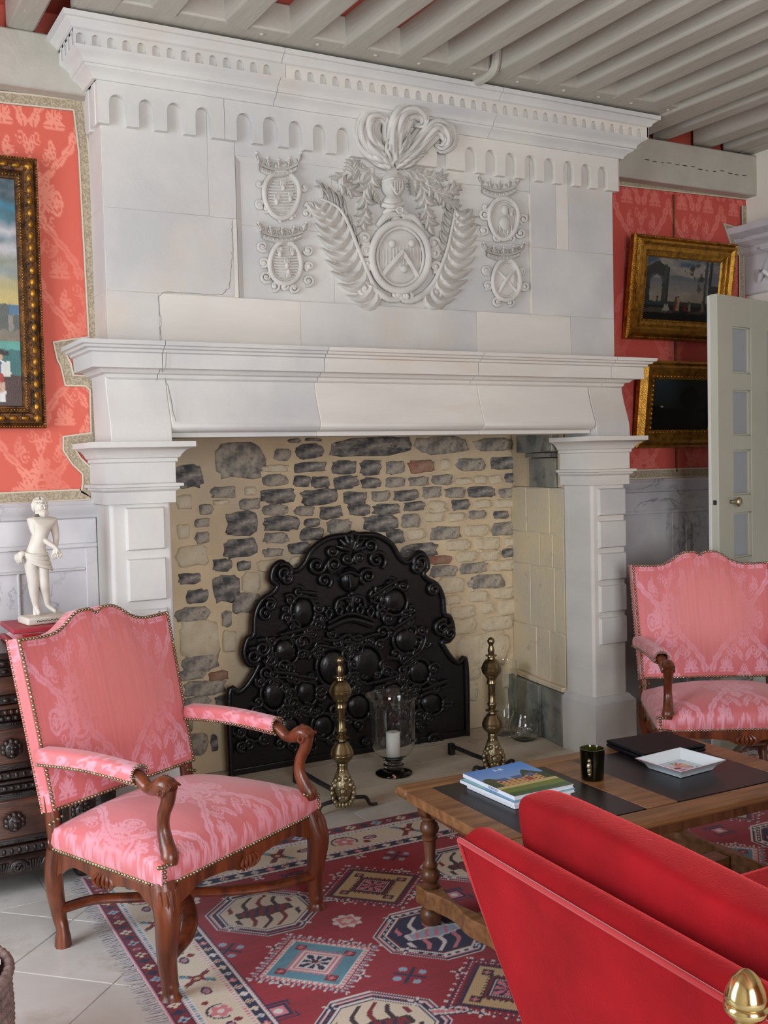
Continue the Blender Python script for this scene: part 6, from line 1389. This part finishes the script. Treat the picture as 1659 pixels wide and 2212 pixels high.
mb = MB(); pr = [(YC+.02, zq(1842)), (YC-.006, zq(1843)), (YC-.022, zq(1855)), (YC-.028, zq(1870)), (YC-.018, zq(1885)), (YC+.02, zq(1888))]; mb.prism(pr, cxa, cxb, axis='x'); build(mb, 'scroll_base', 'black_oak', ch, smooth=50)
mb = MB()
for k in range(11):
    x = cxa+.06+k*.115; zc_ = zq(1866)
    for s in (1, -1):
        mb.tube([(x+s*(.028*(1-.8*t))*cos(7*t+(0 if s > 0 else 0)), YC-.028-.008*t, zc_+(.028*(1-.8*t))*sin(7*t)) for t in np.linspace(0, 1, 18)], list(np.linspace(.009, .005, 18)), 6)
    for q in range(4): mb.tube([(x+.045+.006*q, YC-.024, zc_-.02), (x+.038+.012*q, YC-.03, zc_+.024)], [.004, .006], 6)
build(mb, 'acanthus_scrolls', 'black_oak', ch, smooth=80, kind='stuff')
for (ya, yb_), ky, zr_ in (((1556, 1660), 1608, 0), ((1708, 1820), 1765, 0)):
    for x0 in (cxa+.02, .135, .50, .845):
        x1 = {cxa+.02: .125, .135: .49, .50: .835, .845: cxb-.02}[x0]
        d_ = build(MB().box(x0+.004, x1-.004, YC-.004, YC+.03, zq(yb_), zq(ya)), 'door_frame', 'black_oak', ch, bevel=.004)
        build(MB().box(x0+.03, x1-.03, YC-.012, YC+.02, zq(yb_-14), zq(ya+14)), 'raised_panel', 'brown_oak', d_, bevel=.008, world=False)
        mb = MB()
        for k in range(int((x1-x0-.04)/.0095)):
            if k % 8 < 4:
                for zz in (zq(ya+4), zq(yb_-5)): mb.ell((x0+.02+.0095*k, YC-.007, zz), .0038, .004, .0038, 6, 4)
        build(mb, 'pearl_row', 'black_oak', d_, smooth=80, world=False, kind='stuff')
        xc = (x0+x1)/2; zc_ = zq(ky); mb = MB(); mb.ell((xc, YC-.035, zc_), .034, .032, .038, 14, 10)
        for q in range(7):
            a_ = -1.9+q*.63; mb.ell((xc+.030*sin(a_), YC-.045, zc_+.028*cos(a_)), .012, .014, .013, 8, 6)
        mb.ell((xc, YC-.066, zc_-.006), .010, .010, .012, 8, 6); mb.ell((xc, YC-.062, zc_-.022), .013, .010, .007, 8, 6)
        for s in (1, -1): mb.ell((xc+s*.012, YC-.062, zc_+.008), .007, .007, .005, 8, 6)
        build(mb, 'lion_boss', 'black_oak', d_, smooth=80, world=False)
# velvet stand
ztop = zq(1405); sx0, sx1 = .725, .985; sy0, sy1 = 4.22, 4.46
st = thing('velvet_stand', 'red leather display stand with velvet waist under the statuette', 'stand', ((sx0+sx1)/2, (sy0+sy1)/2, ztop))
zs1 = float(ony(95, 1348, 4.28)[2])
hh_ = zs1-ztop
build(MB().box(sx0-.022, sx1+.022, sy0-.022, sy1+.022, ztop, ztop+hh_*.32), 'stand_base', 'red_leather', st, bevel=.006)
prof = [(0, .32), (.004, .34), (-.018, .40), (-.024, .55), (-.016, .68), (.002, .74)]
mb = MB().grid(np.array([[(sx0-a, sy0-a, ztop+hh_*h), (sx1+a, sy0-a, ztop+hh_*h), (sx1+a, sy1+a, ztop+hh_*h), (sx0-a, sy1+a, ztop+hh_*h)] for a, h in prof]), wrap_v=True); build(mb, 'velvet_waist', 'red_velvet', st, smooth=60)
build(MB().box(sx0-.020, sx1+.020, sy0-.020, sy1+.020, ztop+hh_*.74, ztop+hh_), 'stand_top', 'red_leather', st, bevel=.004)
sc_ = ony(95, 1335, 4.33); SX, SY, SZ = float(sc_[0]), 4.33, zs1
sta = thing('statuette', 'pale stone statuette of a bound bearded man in a loincloth', 'statue', (SX, SY, SZ), radians(8))
H = float(ony(92, 1078, SY)[2])-SZ
build(MB().box(-.085, .090, -.062, .062, 0, .030), 'base', 'statue_stone', sta, False, bevel=.008, seg=3)
q_ = (H-.03)/1930
def J(cx_, cy_, y=0.0): return ((cx_-545)*q_, y, .03+(1985-cy_)*q_)
nodes = {'pel': (J(440, 960), .036, .030), 'waist': (J(470, 800, -.002), .038, .030), 'chest': (J(570, 560, 0), .050, .036), 'upch': (J(580, 430, .002), .047, .031), 'neck': (J(560, 350, -.002), .016, .015), 'head0': (J(545, 270, -.010), .020, .022), 'head': (J(540, 170, -.012), .027, .031), 'crown': (J(540, 105, -.008), .021, .023),
 'hr': (J(365, 1060), .034, .033), 'kr': (J(375, 1440, -.012), .022, .023), 'cr': (J(390, 1600, .0), .018, .020), 'ar': (J(430, 1860, .004), .011, .012), 'tr': (J(430, 1955, -.030), .012, .007),
 'hl': (J(530, 1070), .034, .033), 'kl': (J(545, 1450, -.010), .022, .023), 'cl': (J(590, 1610, .004), .018, .020), 'al': (J(625, 1850, .008), .011, .012), 'tl': (J(735, 1955, -.022), .012, .007),
 'sr': (J(400, 420, 0), .023, .023), 'er': (J(440, 640, -.016), .015, .015), 'wr': (J(700, 850, -.046), .0095, .009), 'pr': (J(770, 930, -.050), .012, .008),
 'sl': (J(765, 440, .002), .023, .023), 'el': (J(805, 700, .0), .014, .014), 'wl': (J(735, 880, -.034), .0095, .009), 'pl': (J(690, 950, -.040), .012, .008)}
edges = [('pel', 'waist'), ('waist', 'chest'), ('chest', 'upch'), ('upch', 'neck'), ('neck', 'head0'), ('head0', 'head'), ('head', 'crown'), ('pel', 'hr'), ('hr', 'kr'), ('kr', 'cr'), ('cr', 'ar'), ('ar', 'tr'), ('pel', 'hl'), ('hl', 'kl'), ('kl', 'cl'), ('cl', 'al'), ('al', 'tl'), ('upch', 'sr'), ('sr', 'er'), ('er', 'wr'), ('wr', 'pr'), ('upch', 'sl'), ('sl', 'el'), ('el', 'wl'), ('wl', 'pl')]
for nm, base_, dirx in (('fr', 'pr', 1), ('fl', 'pl', -1)):
    bx_, by_, bz_ = nodes[base_][0]
    for k in range(4):
        o = (k-1.5)*.0052; L = (.016, .019, .018, .014)[k]
        nodes[f'{nm}{k}a'] = ((bx_+o*dirx*.9, by_-.002, bz_-.008), .0034, .0034); nodes[f'{nm}{k}b'] = ((bx_+o*dirx*1.1+.002*dirx, by_-.004, bz_-.008-L*.55), .0030, .0030); nodes[f'{nm}{k}c'] = ((bx_+o*dirx*1.1, by_+.001, bz_-.008-L), .0026, .0026); edges += [(base_, f'{nm}{k}a'), (f'{nm}{k}a', f'{nm}{k}b'), (f'{nm}{k}b', f'{nm}{k}c')]
    nodes[f'{nm}ta'] = ((bx_-.011*dirx, by_-.006, bz_+.002), .0034, .0034); nodes[f'{nm}tb'] = ((bx_-.014*dirx, by_-.008, bz_-.010), .0028, .0028); edges += [(base_, f'{nm}ta'), (f'{nm}ta', f'{nm}tb')]
ks = list(nodes); me = bpy.data.meshes.new('body'); me.from_pydata([nodes[k][0] for k in ks], [(ks.index(a), ks.index(b)) for a, b in edges], [])
me.materials.append(MATS['statue_stone']); bo = link('body', me, sta, False)
bo.modifiers.new('skin', 'SKIN'); bo.modifiers['skin'].use_smooth_shade = True
if not me.skin_vertices: me.attributes.new  # layer is made by the modifier
try:
    sv_ = me.skin_vertices[0].data
except Exception:
    bm = bmesh.new(); bm.from_mesh(me); bm.verts.layers.skin.verify(); bm.to_mesh(me); bm.free(); sv_ = me.skin_vertices[0].data
for i, k in enumerate(ks): sv_[i].radius = nodes[k][1:]; sv_[i].use_root = (k == 'pel')
ss = bo.modifiers.new('sub', 'SUBSURF'); ss.levels = 2; ss.render_levels = 2
hx_, hy_, hz_ = nodes['head'][0]
mb = MB()
for k in range(80):                     # hair locks
    a_ = random.uniform(-2.4, 2.4); e_ = random.uniform(-.5, 1.35); x = hx_+.023*sin(a_)*cos(e_); y = hy_+.006+.025*cos(a_)*cos(e_); z = hz_+.006+.024*sin(e_)
    mb.tube(spline([(x, y, z+.006), (x*1.0+.004*sin(a_), y+.002, z-.004), (hx_+(x-hx_)*1.05, y, z-.016)], 6), [.004, .006, .0065, .006, .005, .003], 6)
for k in range(14): mb.tube(spline([(hx_-.020+.0030*k, hy_-.014+.0008*abs(k-7), hz_+.024), (hx_-.021+.0032*k, hy_-.022+.0012*abs(k-7), hz_+.014+.001*(k % 3))], 4), [.004, .005, .0045, .003], 6)
build(mb, 'hair', 'statue_stone', sta, False, smooth=80)
mb = MB(); mb.tube([(hx_+.004, hy_-.028, hz_+.006), (hx_+.005, hy_-.036, hz_-.008), (hx_+.004, hy_-.030, hz_-.011)], [.003, .0045, .003], 8)
for s in (1, -1): mb.tube([(hx_+.004+s*.004, hy_-.028, hz_+.006), (hx_+.004+s*.015, hy_-.024, hz_+.006)], [.003, .0025], 6); mb.ell((hx_+.004+s*.010, hy_-.026, hz_+.001), .0042, .003, .0026, 8, 6)
mb.tube([(hx_-.006, hy_-.027, hz_-.017), (hx_+.004, hy_-.031, hz_-.0165), (hx_+.014, hy_-.026, hz_-.017)], [.002, .0032, .002], 6)
for k in range(16): mb.tube(spline([(hx_-.016+.0026*k, hy_-.020-.006*sin(pi*k/15), hz_-.018+.004*abs(k-7.5)/7.5), (hx_-.012+.002*k, hy_-.026-.006*sin(pi*k/15), hz_-.032), (hx_-.004+.001*k, hy_-.022, hz_-.042-.004*sin(pi*k/15))], 6), [.002, .0036, .004, .0036, .003, .001], 6)
build(mb, 'face_and_beard', 'statue_stone', sta, False, smooth=80)
mb = MB()                               # loincloth
for k in range(7):
    za, zb_ = 920+k*16, 960+k*46; pts = []
    for t in np.linspace(0, 1, 16):
        th = pi*(.02+.96*t); rx_, ry_ = .047+.0005*k, .041; pts.append((J(430+10*k, 0)[0]-cos(th)*rx_, -ry_*sin(th)*.95-.002, J(0, za*(1-t)+zb_*t+34*sin(pi*t)+(k % 2)*8)[2]))
    mb.tube(pts, .006, 6)
for k in range(6):
    th0 = random.uniform(0, .5); mb.tube(spline([(J(230, 0)[0], -.012, J(0, 930)[2]), (J(175-8*k, 0)[0], -.02+.006*k, J(0, 990)[2]), (J(200-10*k+6*k, 0)[0], -.016+.006*k, J(0, 1090+6*k)[2])], 8), [.006, .008, .009, .008, .007, .006, .004, .002], 6)
mb.ell(J(205, 940, -.012), .017, .015, .012, 10, 6)
pts_b = [[(J(440, 0)[0]+cos(a_)*(.0465), sin(a_)*.040, J(0, 950+i*34+(30+14*i)*cos(a_))[2]) for a_ in np.linspace(0, 2*pi, 24, endpoint=False)] for i in range(6)]
mb.grid(np.array(pts_b), wrap_v=True)
build(mb, 'loincloth', 'statue_stone', sta, False, smooth=80)
mb = MB(); mb.tube(spline([(J(470, 0)[0], .02, .03), (J(470, 0)[0], .026, .12), (J(480, 0)[0], .022, .22)], 10), [.018, .017, .016, .016, .015, .015, .014, .014, .012, .008], 8, up=(0, 1, 0)); build(mb, 'tree_trunk_support', 'statue_stone', sta, False)
mb = MB()
for k in range(5): x = -.05+.018*k; mb.tube(spline([(x, -.0625, .012), (x+.006, -.0625, .018), (x+.012, -.0625, .012), (x+.016, -.0625, .016)], 7), .0011, 5)
build(mb, 'scratched_inscription', 'black_plastic', sta, False)

# ================================================================ BASKET
bk = thing('basket', 'woven grey-brown rope basket with white lining at the left edge', 'basket', (.222, 2.86, 0))
for k in range(13):
    z = .014+.026*k; R = .175+.034*sin(pi*min(1, (k+1)/11)*.62)+.006*(k == 12); n = 56; mb = MB()
    A = []
    for i in range(n*2):
        a_ = 2*pi*i/(n*2); rr = .0135*(1+.16*cos(i*pi)); A.append([((R+rr*cos(b_))*cos(a_+.05*sin(b_)), (R+rr*cos(b_))*sin(a_+.05*sin(b_)), z+rr*1.02*sin(b_)) for b_ in np.linspace(0, 2*pi, 8, endpoint=False)])
    mb.grid(np.array(A), wrap_u=True, wrap_v=True); build(mb, 'rope_coil', 'basket_rope', bk, False, smooth=60)
build(MB().lathe([(.0005, .002), (.18, .002), (.18, .01), (.0005, .012)], 32), 'bottom', 'basket_rope', bk, False)
A = []
for i in range(48):
    a_ = 2*pi*i/48; A.append([((.19-.004*sin(7*a_))*cos(a_), (.19-.004*sin(7*a_))*sin(a_), .345), ((.17+.006*sin(9*a_))*cos(a_), (.17+.006*sin(9*a_))*sin(a_), .335+.006*sin(5*a_)), (.10*cos(a_+.1), .10*sin(a_+.1), .31+.012*sin(4*a_)), (.0005*cos(a_), .0005*sin(a_), .318)])
build(MB().grid(np.array(A), wrap_u=True), 'white_lining', 'white_cloth', bk, False, smooth=80)
